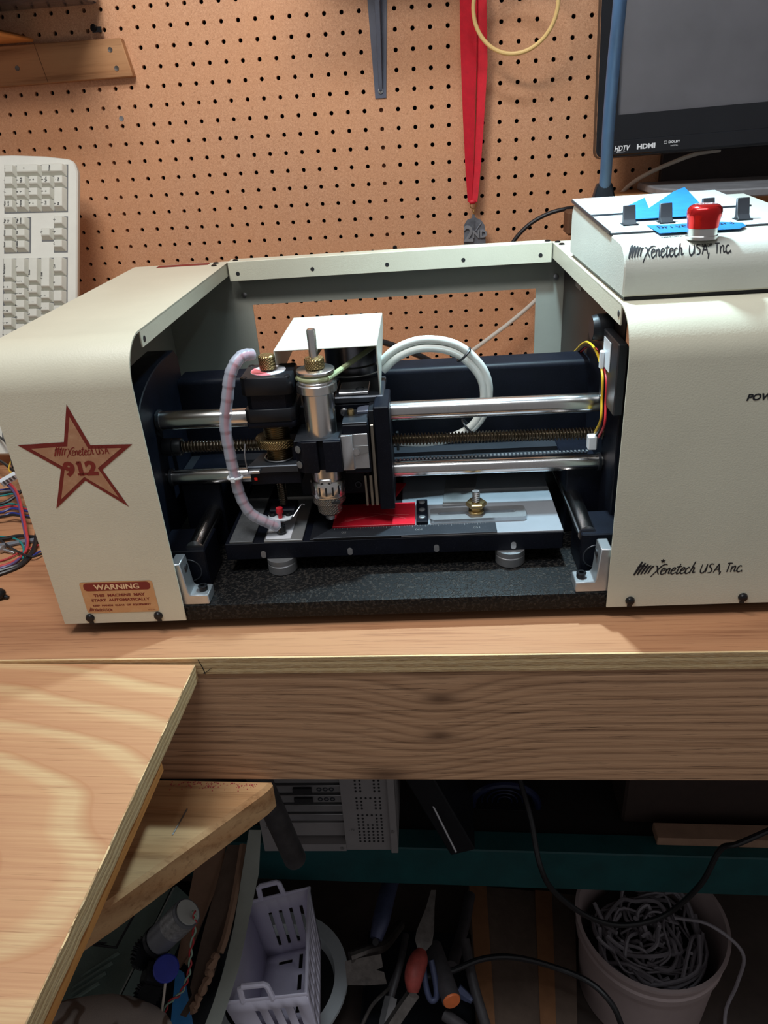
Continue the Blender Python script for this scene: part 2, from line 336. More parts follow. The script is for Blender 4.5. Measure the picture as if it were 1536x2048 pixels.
def link(name, me, mat, parent=None, ang=35, label=None):
    if mat and not me.materials: me.materials.append(mat)
    if ang:
        me.polygons.foreach_set('use_smooth', [True] * len(me.polygons)); me.set_sharp_from_angle(angle=rad(ang))
    o = bpy.data.objects.new(name, me); COL.objects.link(o)
    if parent is not None:
        o.parent = parent
        if parent.get('world_space') or (parent.parent and parent.parent.get('world_space')):
            base = parent if parent.get('world_space') else parent.parent
            if parent is base: o.matrix_parent_inverse = base.matrix_basis.inverted()
    if label: o['label'] = label
    return o
def tag(o, label, cat, group=None, kind=None):
    if label: o['label'] = label
    if cat: o['category'] = cat
    if group: o['group'] = group
    if kind: o['kind'] = kind
    return o
def thing(name, label, cat, loc=(0, 0, 0), mat=None, group=None):
    """an Empty at the thing's base; with mat its parts are modelled in that frame, else in room coordinates"""
    o = bpy.data.objects.new(name, None); COL.objects.link(o); o.empty_display_size = .02
    if mat is not None: o.matrix_basis = mat
    else: o.location = loc; o['world_space'] = 1
    return tag(o, label, cat, group)
def based(o):
    """move the origin of a one-mesh thing to the centre of its base"""
    vs = [v.co for v in o.data.vertices]
    c = Vector(((min(v.x for v in vs) + max(v.x for v in vs)) / 2, (min(v.y for v in vs) + max(v.y for v in vs)) / 2, min(v.z for v in vs)))
    o.data.transform(Matrix.Translation(-c)); o.matrix_basis = o.matrix_basis @ Matrix.Translation(c); return o
def structure(o): o['kind'] = 'structure'; return o
# ------------------------------------------------------------------ lettering
def text_geo(string, size, bold=0.0, align='CENTER', spacing=1.0, xs=1.0, shear=0.0):
    cu = bpy.data.curves.new('lettering', 'FONT'); cu.body = string; cu.size = size; cu.align_x = align; cu.offset = bold; cu.space_character = spacing; cu.shear = shear; cu.resolution_u = 3; cu.fill_mode = 'FRONT'
    o = bpy.data.objects.new('lettering', cu); COL.objects.link(o); bpy.context.view_layer.update()
    me = bpy.data.meshes.new_from_object(o.evaluated_get(bpy.context.evaluated_depsgraph_get()))
    V = [(v.co.x * xs, v.co.y) for v in me.vertices]; F = [tuple(p.vertices) for p in me.polygons]
    bpy.data.objects.remove(o); bpy.data.curves.remove(cu); bpy.data.meshes.remove(me); return V, F
class Print:
    """flat print: lettering and strokes gathered into one mesh on a mapped surface"""
    def __init__(s, fmap): s.V = []; s.F = []; s.f = fmap
    def text(s, string, x, y, size, **kw):
        V, F = text_geo(string, size, **kw); b = len(s.V); s.V += [s.f(x + u, y + v) for u, v in V]; s.F += [tuple(i + b for i in f) for f in F]; return s
    def poly(s, pts): b = len(s.V); s.V += [s.f(*p) for p in pts]; s.F.append(tuple(range(b, b + len(pts)))); return s
    def stroke(s, pts, w, n=4, taper=True):
        if len(pts) == 2: pts = [tuple(pts[0][j] + (pts[1][j] - pts[0][j]) * q / 4 for j in (0, 1)) for q in range(5)]
        P = [p.to_2d() for p in catmull([Vector((*p, 0)) for p in pts], n)]; b = len(s.V)
        for i, p in enumerate(P):
            t = (P[min(i + 1, len(P) - 1)] - P[max(i - 1, 0)]).normalized(); nn = Vector((-t.y, t.x))
            ww = w * (.55 + .45 * math.sin(math.pi * (i + .6) / (len(P) + .2))) if taper else w
            s.V += [s.f(*(p + nn * ww / 2)), s.f(*(p - nn * ww / 2))]
        for i in range(len(P) - 1): s.F.append((b + 2 * i, b + 2 * i + 1, b + 2 * i + 3, b + 2 * i + 2))
        return s
    def build(s, name, mat, parent, label=None):
        me = bpy.data.meshes.new(name); me.from_pydata([tuple(v) for v in s.V], [], s.F); me.update()
        return link(name, me, mat, parent, 0, label)
GL = {'X': ([[(0, -.35), (.5, .5), (1.0, 1.35), (1.45, 1.6), (1.7, 1.45)], [(.15, 1.35), (.4, 1.3), (.65, .5), (.95, 0)]], 1.1),
 'e': ([[(0, .45), (.4, .6), (.5, .85), (.28, 1), (.05, .6), (.12, .1), (.38, 0), (.72, .3)]], .66),
 'n': ([[(.05, .95), (.08, 0)], [(.08, .5), (.32, .95), (.47, .8), (.47, .12), (.75, .2)]], .72),
 't': ([[(.3, 1.6), (.18, .25), (.32, 0), (.6, .25)], [(-.08, 1.08), (.6, 1.2)]], .58),
 'c': ([[(.5, .82), (.3, 1), (.05, .6), (.12, .1), (.38, 0), (.68, .28)]], .62),
 'h': ([[(.3, 1.9), (.2, 1.2), (.08, 0)], [(.08, .45), (.32, .95), (.47, .8), (.47, .12), (.8, .2)]], .8),
 'U': ([[(.08, 1.4), (.05, .35), (.3, 0), (.62, .25), (.75, 1.4)], [(.75, 1.4), (.78, .1)]], 1.0),
 'S': ([[(.62, 1.3), (.3, 1.42), (.08, 1.08), (.52, .55), (.48, .1), (.08, .02)]], .85),
 'A': ([[(0, 0), (.42, 1.4)], [(.42, 1.4), (.78, 0)], [(.15, .5), (.68, .52)]], .85),
 ',': ([[(.12, .15), (.0, -.35)]], .35), 'I': ([[(.15, 1.4), (.12, 0)], [(-.12, 1.42), (.5, 1.42)]], .5),
 '.': ([[(0, .1), (.14, .04)]], .25), ' ': ([], .55)}
def scrawl(pr, text, x, y, h, w, sx=1.0, shear=.22, mark=True):
    """brush-script lettering with its five-stroke flourish in front"""
    if mark:
        for k in range(5):
            dx = k * .46 * h
            pr.stroke([(x + dx, y + .04 * k * h), (x + dx + .50 * h, y + (1.05 + .04 * k) * h), (x + dx + (.95 - .04 * k) * h, y + (2.15 - .22 * k) * h)], w * (1.7 - .12 * k))
        pr.stroke([(x + .35 * h, y + 1.25 * h), (x + 1.0 * h, y + 1.5 * h), (x + 1.7 * h, y + 1.25 * h)], w * 1.1)
        x += 2.35 * h
    for ch in text:
        st, adv = GL[ch]
        for q in st: pr.stroke([(x + (px * sx + shear * py) * h, y + py * h) for px, py in q], w)
        x += adv * h * sx
    return x

# ================================================================== SETTING
FZ = -1.30
structure(MB().box(-2.2, 2.2, -2.6, .06, FZ - .05, FZ).build('floor', FLOORM))
structure(MB().box(-2.2, 2.2, .042, .10, FZ, 1.6).build('wall_back', WALLM))
for i, x in enumerate((-.4318, 0.0, .4318)):
    structure(MB().box(x - .019, x + .019, .0055, .042, -.9, 1.2, .001).build('trim_%d' % (i + 1), DARKW))
def pegboard():
    p = .0254; hr = .0031; th = .005; V = []; F = []
    def bnd(k, c):  # 16 points on the cell border
        s = k % 16; q = s // 4; f = (s % 4) / 4 * 2 - 1
        return [(1, f), (-f, 1), (-1, -f), (f, -1)][q]
    for c in range(-34, 38):
        for r in range(-18, 24):
            ox, oz = c * p, r * p; b = len(V)
            for k in range(16):
                u, v = bnd(k, 0); V.append((ox + u * p / 2, 0, oz + v * p / 2))
            for k in range(16):
                a = math.atan2(*bnd(k, 0)[::-1]); V.append((ox + hr * math.cos(a), 0, oz + hr * math.sin(a)))
            for k in range(16):
                a = math.atan2(*bnd(k, 0)[::-1]); V.append((ox + hr * math.cos(a), th, oz + hr * math.sin(a)))
            for k in range(16):
                n = (k + 1) % 16
                F.append((b + k, b + n, b + 16 + n, b + 16 + k)); F.append((b + 16 + k, b + 16 + n, b + 32 + n, b + 32 + k))
    me = bpy.data.meshes.new('pegboard'); me.from_pydata(V, [], F); me.update()
    o = link('pegboard', me, PEG, None, 0)
    x0, x1, z0, z1 = -34.5 * p, 37.5 * p, -18.5 * p, 23.5 * p
    m = MB(); m.box(x0 - .05, x0, 0, th, z0, z1).box(x1, x1 + .05, 0, th, z0, z1).box(x0 - .05, x1 + .05, 0, th, z1, z1 + .3)
    m.build('border_strip', PEG, o)
    return tag(o, 'brown hardboard pegboard with rows of small round holes behind the whole bench', 'pegboard')
pegboard()

# ================================================================== BENCH AND TABLE
bench = thing('workbench', 'wooden workbench with plywood top and rough fir fascia board, carrying the cream machine', 'workbench', mat=BEN)
MB().box(-.95, .95, .002, .725, -.0186, 0, .0006).build('bench_top', BENCHW, bench)
MB().box(-.95, .95, 0, .0019, -.0186, -.0003).build('ply_edge_band', PLYE1, bench)
MB().box(-.345, .95, .0015, .0395, -.0186 - .1397, -.0188, .0012).build('fascia_board', FASCW, bench)
MB().box(-.95, -.86, .01, .09, FZ + .2705 + .012, -.02, .003).build('leg', DARKW, bench)
MB().box(.86, .95, .04, .13, FZ + .2705 + .012, -.02, .003).build('leg', DARKW, bench)
MB().box(.86, .95, .60, .69, FZ + .2705 + .012, -.02, .003).build('leg', DARKW, bench)
MB().box(-.95, -.86, .60, .69, FZ + .2705 + .012, -.02, .003).build('leg', DARKW, bench)
# pencil marks on the ply edge
pm = Print(lambda u, v: (u, -.0004, v))
pm.stroke([(-.249, -.001), (-.246, -.012), (-.2452, -.0184)], .0009).stroke([(-.247, -.0182), (-.238, -.0115)], .0006)
pm.build('pencil_mark', INK, bench)

EX = -.1385
ptab = thing('plywood_table', 'plywood sheet table with swirling pale grain and ply edge at front left', 'table', (-.5, -1.1, -1.3))
MB().box(-1.0, EX, -1.45, -.7435, -.2965, -.2785, .0005).build('table_top', PLYFACE, ptab)
def jag():
    m = MB(); n = 60; pts = []
    for i in range(n + 1):
        y = -.7437 - i * (1.45 - .7437) / n; pts.append((EX + .0004 + random.random() * .0007, y))
    m.prism([(EX - .002, -.7437)] + pts[:] + [(EX - .002, -1.45)], 2, -.2964, -.2787); return m
jag().build('ply_edge_band', PLYE2, ptab)
MB().box(-.40, EX - .0022, -1.45, -.838, -.3125, -.2967, .0015).build('apron_strip', ORANGEW, ptab)
MB().prism([(-.083, -.7385), (-.0885, -.7505), (-.197, -.876), (-.50, -1.19), (-.50, -.7385)], 2, -.4665, -.4295, .004).build('diagonal_brace', BRACEW, ptab)
for x, y in ((-.95, -1.40), (-.95, -.80), (-.47, -1.12)):
    MB().box(x - .04, x + .04, y - .04, y + .04, -1.3, -.467 if x > -.6 else -.2967, .003).build('leg', DARKW, ptab)
sd = MB()
for k in range(110):
    x = random.uniform(-.19, -.10); y = -.7440 - abs(random.gauss(0, .004)); s = random.uniform(.0004, .0011)
    sd.box(x, x + s, y, y + s, -.4295, -.4295 + s)
tag(sd.build('sawdust', mk('pink_dust', srgb(180, 84, 80), .8), None, 0), 'red sawdust crumbs below the fascia on the diagonal brace', 'sawdust', kind='stuff')
tag(based(MB().cyl((-.1663, -.8075, -.4288), (-.1618, -.7775, -.4288), .0007, 8).build('finishing_nail', IRON)), 'thin steel nail lying on the diagonal wooden brace', 'nail')

# ================================================================== ENGRAVING MACHINE
eng = thing('engraving_machine', 'cream sheet metal engraving machine with open black gantry on the workbench', 'engraving machine', mat=ENG)
def cover_profile(H, D, r, th, z0=0.0):
    out = [(0, z0)]
    for k in range(11): a = math.pi - k / 10 * math.pi / 2; out.append((r + r * math.cos(a), H - r + r * math.sin(a)))
    out.append((D, H)); inn = [(D, H - th)]
    for k in range(10, -1, -1): a = math.pi - k / 10 * math.pi / 2; inn.append((r + (r - th) * math.cos(a), H - r + (r - th) * math.sin(a)))
    inn.append((th, z0)); return out + inn
H = .2700; D = .381; W1 = .1205; X2 = .5182; XR = .70
lc = MB().prism(cover_profile(H, D, .038, .0016), 0, 0, W1).build('left_cover', CREAM, eng)
MB().box(W1 - .0016, W1, .042, .3745, H - .0155, H - .0005, .0004).build('flange', CREAM, lc)
MB().prism([(.0016, 0), (D, 0), (D, H - .0016), (.038, H - .0017), (.014, H - .012), (.0016, H - .036)], 0, .0001, .0016).build('end_wall', CREAM, lc)
rc = MB().prism(cover_profile(H, D, .038, .0016), 0, X2, XR).build('right_cover', CREAM, eng)
MB().box(X2, X2 + .0016, .036, .3735, H - .0175, H - .0005, .0004).build('flange', CREAM, rc)
MB().prism([(.0016, 0), (D, 0), (D, H - .0016), (.038, H - .0017), (.014, H - .012), (.0016, H - .036)], 0, XR - .0016, XR - .0001).build('end_wall', CREAM, rc)
MB().box(.030, .0315, .05, .3795, .02, H - .002).build('inner_left_wall', CREAM_SHADE, eng)
bp = MB(); YB = .3795
wx0, wx1, wz0, wz1 = .1425, .5010, .100, .2155
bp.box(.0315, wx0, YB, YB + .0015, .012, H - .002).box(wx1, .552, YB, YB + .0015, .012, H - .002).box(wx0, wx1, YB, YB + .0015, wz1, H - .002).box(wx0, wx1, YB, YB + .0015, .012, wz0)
bp.build('back_panel', CREAM_SHADE, eng)
bar = MB().box(.1225, .5165, .3635, .3650, .2485, .2712, .0005).box(.1225, .5165, .3635, .385, .2703, .2718, .0005).build('rear_top_bar', CREAM, eng)
for x in (.1335, .2263, .318, .4105, .503): MB().cyl((x, .3632, .2575), (x, .3638, .2575), .0024, 14).build('screw_hole', PCD, bar)
for x in (.131, .512):
    for y in (.372,): MB().lathe((x, y, .2716), [(.0035, 0), (.0034, .001), (.0022, .0018)], 14).build('screw', BLKSCREW, bar)
for x, y in ((.1085, .352), (.1065, .3705), (.5255, .352), (.524, .3715)): MB().lathe((x, y, H - .0002), [(.0036, 0), (.0034, .0012), (.002, .002)], 14).build('screw', BLKSCREW, eng)
for x in (.1339, .5254): MB().lathe((x, YB, .2285), [(.0034, 0), (.0034, .0012), (.0015, .0018)], 14, (0, -1, 0)).build('screw', SCREWM, eng)
for x in (.120,): MB().cyl((W1 + .0001, .0485, .2605), (W1 + .0005, .0485, .2605), .0026, 14).build('screw_hole', PCD, lc)
MB().cyl((X2 - .0005, .042, .2610), (X2 - .0001, .042, .2610), .0026, 14).build('screw_hole', PCD, rc)
MB().box(.033, .098, .3635, .412 - .035, H + .0001, H + .0004).build('serial_plate', MAROON, lc, label='brown metal serial plate')
for nm, par, xs in (('panel_screw', lc, (.0271, .0944)), ('panel_screw', rc, (.5391, .6403))):
    for x in xs:
        MB().lathe((x, .0, .0068), [(.0043, 0), (.0043, .0010), (.0034, .0028), (.0018, .0034)], 18, (0, -1, 0)).build(nm, BLKSCREW, par)
        MB().box(x - .0022, x + .0022, -.0003, .0005, -.0002, .004).build('slot', PCD, par)
# decals ------------------------------------------------------------
STAR = [(.0622, .2219), (.0731, .1847), (.1094, .1839), (.0778, .1616), (.0927, .1248), (.0601, .1519), (.0267, .1258), (.0414, .1638), (.0098, .1878), (.0509, .1886)]
f1 = lambda u, v: (u, -.0003, v); f2 = lambda u, v: (u, -.00045, v); f3 = lambda u, v: (u, -.0006, v)
def star_poly(pr, s):
    c = (sum(p[0] for p in STAR) / 10, sum(p[1] for p in STAR) / 10); P = [(c[0] + (p[0] - c[0]) * s, c[1] + (p[1] - c[1]) * s) for p in STAR]
    inner = [P[i] for i in (1, 3, 5, 7, 9)]; pr.poly(inner[::-1])
    for i in range(0, 10, 2): pr.poly([P[i - 1], P[(i + 1) % 10], P[i]])
    return pr
star = star_poly(Print(f1), 1.0).build('star_decal', STARB, lc, 'maroon edged star decal')
star_poly(Print(f2), .79).build('star_field', STARF, star)
pr = Print(f3); scrawl(pr, 'Xenetech', .0395, .1760, .0046, .0009, .9); scrawl(pr, 'USA', .0765, .1762, .0046, .0009, .9, 0, False)
pr.text('912', .0588, .1576, .0175, bold=.0009, xs=1.12); pr.stroke([(.0552, .1584), (.0642, .1584)], .0022, 2, False).stroke([(.0560, .1680), (.0592, .1695)], .0020)
pr.build('star_lettering', MAROON, star)
def rrect(x0, x1, y0, y1, r, n=5):
    P = []
    for cx, cy, a0 in ((x1 - r, y1 - r, 0), (x0 + r, y1 - r, 90), (x0 + r, y0 + r, 180), (x1 - r, y0 + r, 270)):
        for k in range(n + 1): a = rad(a0 + 90 * k / n); P.append((cx + r * math.cos(a), cy + r * math.sin(a)))
    return P
wl = Print(f1).poly(rrect(.0262, .0966, .0118, .0472, .003)).build('warning_label', WARNM, lc, 'gold warning label')
Print(f2).poly(rrect(.0295, .0938, .0372, .0460, .0035)).build('label_header', MAROON, wl)
Print(f3).text('WARNING', .0617, .0388, .0076, bold=.00022, xs=1.18).build('header_lettering', PALEINK, wl)
pr = Print(f2); pr.text('THIS  MACHINE  MAY', .0617, .0306, .0040, bold=.00018, xs=1.28).text('START  AUTOMATICALLY', .0617, .0252, .0040, bold=.00018, xs=1.22)
pr.text('KEEP  HANDS  CLEAR  OF  EQUIPMENT', .0617, .0196, .0025, bold=.0001, xs=1.30).text('XT912A', .0895, .0136, .0017, xs=1.2)
scrawl(pr, 'Xenetech USA,Inc.', .0285, .0140, .0021, .0004, .75); pr.build('label_lettering', MAROON, wl)
pr = Print(f1); xe = scrawl(pr, 'Xenetech', .5400, .0345, .0066, .00135, 1.0)
xe = scrawl(pr, 'USA,', xe + .004, .0345, .0066, .00125, 1.0, .15, False); scrawl(pr, 'Inc.', xe + .003, .0345, .0066, .0013, 1.1, .15, False)
for k in range(5):
    a = math.pi / 2 + k * 2 * math.pi / 5; pr.stroke([(.5645, .0485), (.5645 + .0021 * math.cos(a), .0485 + .0021 * math.sin(a))], .0012)
pr.build('maker_lettering', INK, rc)
Print(f1).text('POWER', .6128, .1966, .0074, bold=.0003, align='LEFT', shear=.2, xs=1.12).build('power_lettering', INK, rc)

# base --------------------------------------------------------------
base = MB().box(.004, XR - .004, .003, .372, -.0028, .0145, .0012, 2).build('base_plate', HAMMER, eng)
for x in (.05, .655):
    for y in (.04, .33): MB().lathe((x, y, -.0098), [(.009, 0), (.0105, .003), (.0105, .0072)], 18).build('rubber_foot', BLACKP, base)
# front shaft brackets, y-shafts, bearing blocks --------------------
for sgn, xb in ((1, .1245), (-1, .5100)):
    m = MB(); w = .0205 * sgn
    m.prism([(xb - .010 * sgn, .0146), (xb + w, .0146), (xb + w, .0250), (xb + .0035 * sgn, .0255), (xb + .0018 * sgn, .029), (xb - .0005 * sgn, .0600), (xb - .010 * sgn, .0600)], 1, .0045, .0245, .0008)
    br = m.build('shaft_bracket', ALU, eng)
    MB().lathe((xb + .0135 * sgn, .0145, .0248), [(.0046, 0), (.0046, .0048), (.0040, .0055), (.0022, .0055), (.0022, .003)], 18).build('cap_screw', BLKSCREW, br)
    MB().cyl((xb + .0004 * sgn, .016, .0500), (xb + .0016 * sgn, .016, .0500), .0034, 14).build('bolt_hole', PCD, br)
    xs = xb - .0075 * sgn
    MB().cyl((xs + .012 * sgn, .040, .0555), (xs + .012 * sgn, .36, .0555), .0088, 24).build('y_shaft', CHROME, eng)
    blk = MB().box(xs - .0235, xs + .0225, .034, .080, .0148, .0570, .0012).build('bearing_block', BLACK, eng) if sgn > 0 else MB().box(xs - .0185, xs + .0235, .034, .080, .0148, .0590, .0012).build('bearing_block', BLACK, eng)
    MB().torus((xs + .004 * sgn, .0338, .0350), .0120, .0007, (0, 1, 0), 32, 6).build('seal_ring', DARKM, blk)
    MB().torus((xs + .012 * sgn, .044, .0573 if sgn > 0 else .0593), .0030, .0007, (0, 0, 1), 20, 6).build('screw_recess', DARKM, blk)
    MB().box(xs - .0185, xs + .0225, .118, .33, .0148, .088, .0012).build('gantry_carriage', BLACK, eng)

# table -------------------------------------------------------------
tab = MB().box(.1525, .4868, .0580, .300, .0305, .0490, .0006).build('work_table', BLACK, eng)
tp = MB().box(.3290, .4866, .0584, .298, .0491, .0512, .0004).build('table_plate', WHITEPL, tab)
for x0, x1, mt in ((.1575, .1812, DKSTRIP), (.1925, .2312, GREYPL)): MB().box(x0, x1, .0584, .298, .0491, .0513, .0003).build('t_slot_strip', mt, tab)
MB().box(.2385, .3285, .0584, .298, .0491, .0508, .0003).build('t_slot_strip', BLACKP, tab)
MB().box(.1940, .2190, .0605, .118, .0514, .0516).build('paper_slip', PAPER, tab, label='white paper slip')
for x in (.1902, .2775, .3634, .4389):
    MB().prism(rrect(x - .0025, x + .0025, .0318, .0398, .0022, 3), 1, .0576, .0581).build('front_slot', ALU, tab)
for x in (.2066, .4363): MB().lathe((x, .0640, .0145), [(.0138, 0), (.0146, .001), (.0146, .0095), (.0138, .0105), (.0146, .0115), (.0146, .0160)], 30).build('support_puck', ALU, tab)
rul = MB().prism([(.2416, .0572), (.4228, .0572), (.4228, .0765), (.2590, .0765)], 2, .0514, .0526, .0002).build('steel_rule', DARKM, tab)
pr = Print(lambda u, v: (u, v, .0528))
for x, s in ((.272, '50'), (.347, '100'), (.404, '150')):
    V, F = text_geo(s, .0052); b = len(pr.V); pr.V += [pr.f(x - u, .0685 - v) for u, v in V]; pr.F += [tuple(i + b for i in f) for f in F]
for k in range(60): pr.poly([(.262 + k * .0026, .0760), (.2624 + k * .0026, .0760), (.2624 + k * .0026, .0760 - (.004 if k % 5 == 0 else .002)), (.262 + k * .0026, .0760 - (.004 if k % 5 == 0 else .002))])
pr.build('rule_numerals', DKINK, rul)
stp = MB().box(.3445, .3560, .0775, .1265, .0514, .0560, .0008).build('stop_block', BLACK, tab)
for y in (.086, .102, .119): MB().lathe((.3502, y, .0561), [(.0035, 0), (.0033, .0008), (.0018, .0012)], 16).build('stop_screw', SCREWM, stp)
cl = MB()
cp = rrect(.3585, .4545, .0795, .1040, .004); sp = rrect(.3665, .4450, .0895, .0950, .0026)
def ring_plate(m, A, B, z0, z1):
    n = len(A); va = [[m.bm.verts.new((p[0], p[1], z)) for p in A] for z in (z0, z1)]; vb = [[m.bm.verts.new((p[0], p[1], z)) for p in B] for z in (z0, z1)]
    for i in range(n):
        j = (i + 1) % n
        m.bm.faces.new((va[1][i], va[1][j], vb[1][j], vb[1][i])); m.bm.faces.new((va[0][j], va[0][i], vb[0][i], vb[0][j]))
        m.bm.faces.new((va[0][i], va[0][j], va[1][j], va[1][i])); m.bm.faces.new((vb[0][j], vb[0][i], vb[1][i], vb[1][j]))
    bmesh.ops.recalc_face_normals(m.bm, faces=m.bm.faces); return m
clamp = ring_plate(cl, cp, sp, .0514, .0560).build('slotted_clamp_bar', ALU, tab)
def screwgeo(m, p0, p1, r, amp, pitch, seg=12, spp=6):
    p0 = Vector(p0); p1 = Vector(p1); L = (p1 - p0).length; q = (p1 - p0).to_track_quat('Z', 'Y'); n = int(L / pitch * spp); rings = []
    for i in range(n + 1):
        z = L * i / n
        rings.append([m.bm.verts.new(p0 + q @ Vector((math.cos(a) * rr, math.sin(a) * rr, z))) for a, rr in [(2 * math.pi * k / seg, r + amp * math.sin(2 * math.pi * (z / pitch - k / seg))) for k in range(seg)]])
    for a, b in zip(rings, rings[1:]):
        for k in range(seg): m.bm.faces.new((a[k], a[(k + 1) % seg], b[(k + 1) % seg], b[k]))
    m.bm.faces.new(rings[0][::-1]); m.bm.faces.new(rings[-1]); return m
screwgeo(MB(), (.4050, .0925, .0505), (.4050, .0925, .0800), .0036, .0005, .0022).build('clamp_stud', SCREWM, clamp)
MB().lathe((.4050, .0925, .0562), [(.0078, 0), (.0078, .002), (.0060, .0032), (.0076, .0044), (.0062, .0062), (.0062, .0072)], 24).build('clamp_washer', BRASS, clamp)
MB().lathe((.4050, .0925, .0635), [(.0098, 0), (.0105, .0008), (.0105, .0040), (.0095, .0048)], 6).build('clamp_nut', BRASS, clamp)

# gantry ------------------------------------------------------------
for x0, x1 in ((.0585, .0880), (.5330, .5560)):
    P = [(.0700, .0350), (.0700, .1580)] + [(.0720 + .1 * (1 - math.cos(a)), .168 + .040 * math.sin(a)) for a in [k / 8 * math.pi / 2 for k in range(9)]] + [(.2080, .2080), (.2180, .1980), (.2180, .0350)]
    sp_ = MB().prism(P, 0, x0, x1, .0010).build('gantry_side_plate', BLACK, eng)
MB().cyl((.052, .150, .1985), (.060, .150, .1985), .005, 12).build('cable_tie_stub', NYLON, eng)
def rod(y, z0, z1, r, nm):
    o = MB().cyl((.0885, y, z0), (.5330, y, z1), r, 32).build(nm, CHROME, eng)
    for x in (.0895, .5290): MB().lathe((x, y, z0 + (z1 - z0) * (x - .0885) / .4445), [(r + .0014, 0), (r + .0014, .003)], 24, (1, 0, 0)).build('retaining_ring', DARKM, o)
rod(.120, .1600, .1570, .0094, 'upper_guide_rod'); rod(.120, .0968, .0938, .0080, 'lower_guide_rod')
screwgeo(MB(), (.1000, .120, .1308), (.5330, .120, .1248), .0052, .0012, .0034, 14, 10).build('lead_screw', SCREWST, eng)
MB().lathe((.0885, .120, .1310), [(.0088, 0), (.0092, .001), (.0092, .0095), (.0084, .0100), (.0092, .0110), (.0092, .0185), (.0085, .0195)], 24, (1, 0, -.013)).build('shaft_coupler', BLACKP, eng)
bm_ = MB(); Pb = [(.199, .050), (.199, .1700)] + [(.205 - .006 * math.cos(a), .170 + .006 * math.sin(a)) for a in [k / 5 * math.pi / 2 for k in range(1, 6)]] + [(.232, .176), (.232, .050)]
bm_.prism(Pb, 0, .0885, .5330).build('gantry_beam', BLACK, eng)
# slotted shelf plate under the screw
sl = MB(); yA, yB = .1480, .1985
sl.box(.0890, .118, yA, yB, .0815, .0870).box(.118, .518, yA, .1690, .0815, .0870).box(.118, .518, .1800, yB, .0815, .0870).box(.518, .5325, yA, yB, .0815, .0870)
for xx, sg in ((.118, -1), (.518, 1)):
    for yy in (.1650, .1790): pass
sl.build('slotted_plate', DARKM, eng)
MB().box(.10, .525, .165, .195, .0700, .0790).build('plate_underside', BLACKP, eng)
MB().tube([(.090, .145, .1185), (.12, .150, .1180), (.165, .153, .1150), (.20, .158, .1120)], .0052, 10).build('grey_conduit', CABLEC, eng)
MB().box(.2960, .5250, .1480, .1520, .0868, .0920).build('toothed_rail', DARKM, eng)
tr = MB()
for k in range(52): tr.box(.320 + k * .004, .322 + k * .004, .1480, .1520, .0920, .0935)
tr.build('rail_teeth', ALU, eng)

# carriage: back block, slide, spindle clamp -------------------------
car = MB().box(.2270, .3180, .1085, .1480, .0745, .1720, .0012).build('carriage_block', BLACK, eng)
MB().box(.2700, .3185, .1080, .1700, .1722, .1790, .0012).build('top_plate', DARKM, car)
MB().box(.2745, .3035, .1120, .1450, .1791, .1822, .0006).build('mount_plate', ALU, car)
MB().torus((.2950, .1210, .1823), .0040, .0006, (0, 0, 1), 20, 6).build('screw_recess', DARKM, car)
for x in (.2790, .3050): MB().lathe((x, .1083, .1640), [(.0042, 0), (.0042, .0020), (.0034, .0028), (.0020, .0028), (.0020, .0012)], 18, (0, -1, 0)).build('cap_screw', SCREWM, car)
for x, z in ((.2865, .0935), (.2950, .1155)): MB().torus((x, .1080, z - .008), .0030, .0009, (0, 1, 0), 18, 6).build('cap_screw', DARKM, car)
MB().box(.3095, .3240, .0780, .1300, .0705, .1780, .0010).build('slide_plate', BLACK, car)
for x0, x1, zz in ((.2955, .2980, .108), (.3005, .3035, .108), (.3050, .3085, .160)): MB().box(x0, x1, .0800, .0900, .0745, zz, .0004).build('slide_rail', RAILST, car)
MB().box(.3040, .3095, .0835, .1080, .0750, .1730, .0006).build('rail_backing', BLACKP, car)
blk = MB().box(.2795, .3040, .0700, .1075, .1150, .1650, .0012).build('slide_block', BLACK, car)
MB().box(.2800, .3035, .0705, .1070, .1651, .1668, .0004).build('cover_plate', DARKM, blk)
MB().lathe((.2870, .0920, .1668), [(.0034, 0), (.0034, .0045), (.0028, .0055)], 16).build('grease_nipple', BRASS, blk)
MB().prism([(.2925, .0920), (.3070, .0920), (.3070, .1075), (.3000, .1080), (.2925, .1040)], 2, .1668, .1700, .0006).build('connector_tab', GREYBR, blk)
lat = MB().prism([(.2780, .0660), (.2885, .0660), (.2900, .0690), (.3030, .0690), (.3030, .0700), (.2780, .0700)], 2, .1205, .1560, .0005).build('locking_lever', ALU, car)
MB().prism([(.2895, .1330), (.3032, .1375), (.3032, .1445), (.2895, .1440)], 1, .0682, .0690, .0002).build('lever_groove', GREYPL, lat)
MB().cyl((.2915, .0668, .1385), (.2915, .0700, .1385), .0034, 16).build('lever_pin', SCREWM, lat)
SX, SY = .2592, .0810
cb_ = MB().prism([(.2345, .0660), (.2420, .0605), (.2560, .0605), (.2560, .0665), (.2615, .0665), (.2615, .0605), (.2780, .0605), (.2780, .1080), (.2345, .1080)], 2, .1215, .1530, .0006).build('spindle_clamp', BLACK, car)
MB().box(.2270, .2345, .0850, .1080, .1215, .1530, .0006).build('clamp_ear', BLACK, car)
for z in (.1300, .1455): MB().lathe((.2375, .0632, z), [(.0036, 0), (.0036, .0008), (.0018, .0010)], 16, (-.6, -.8, 0)).build('clamp_screw', SCREWM, cb_)
MB().box(.2345, .2780, .0635, .1080, .1531, .1536, .0001).build('clamp_top', DARKM, cb_)

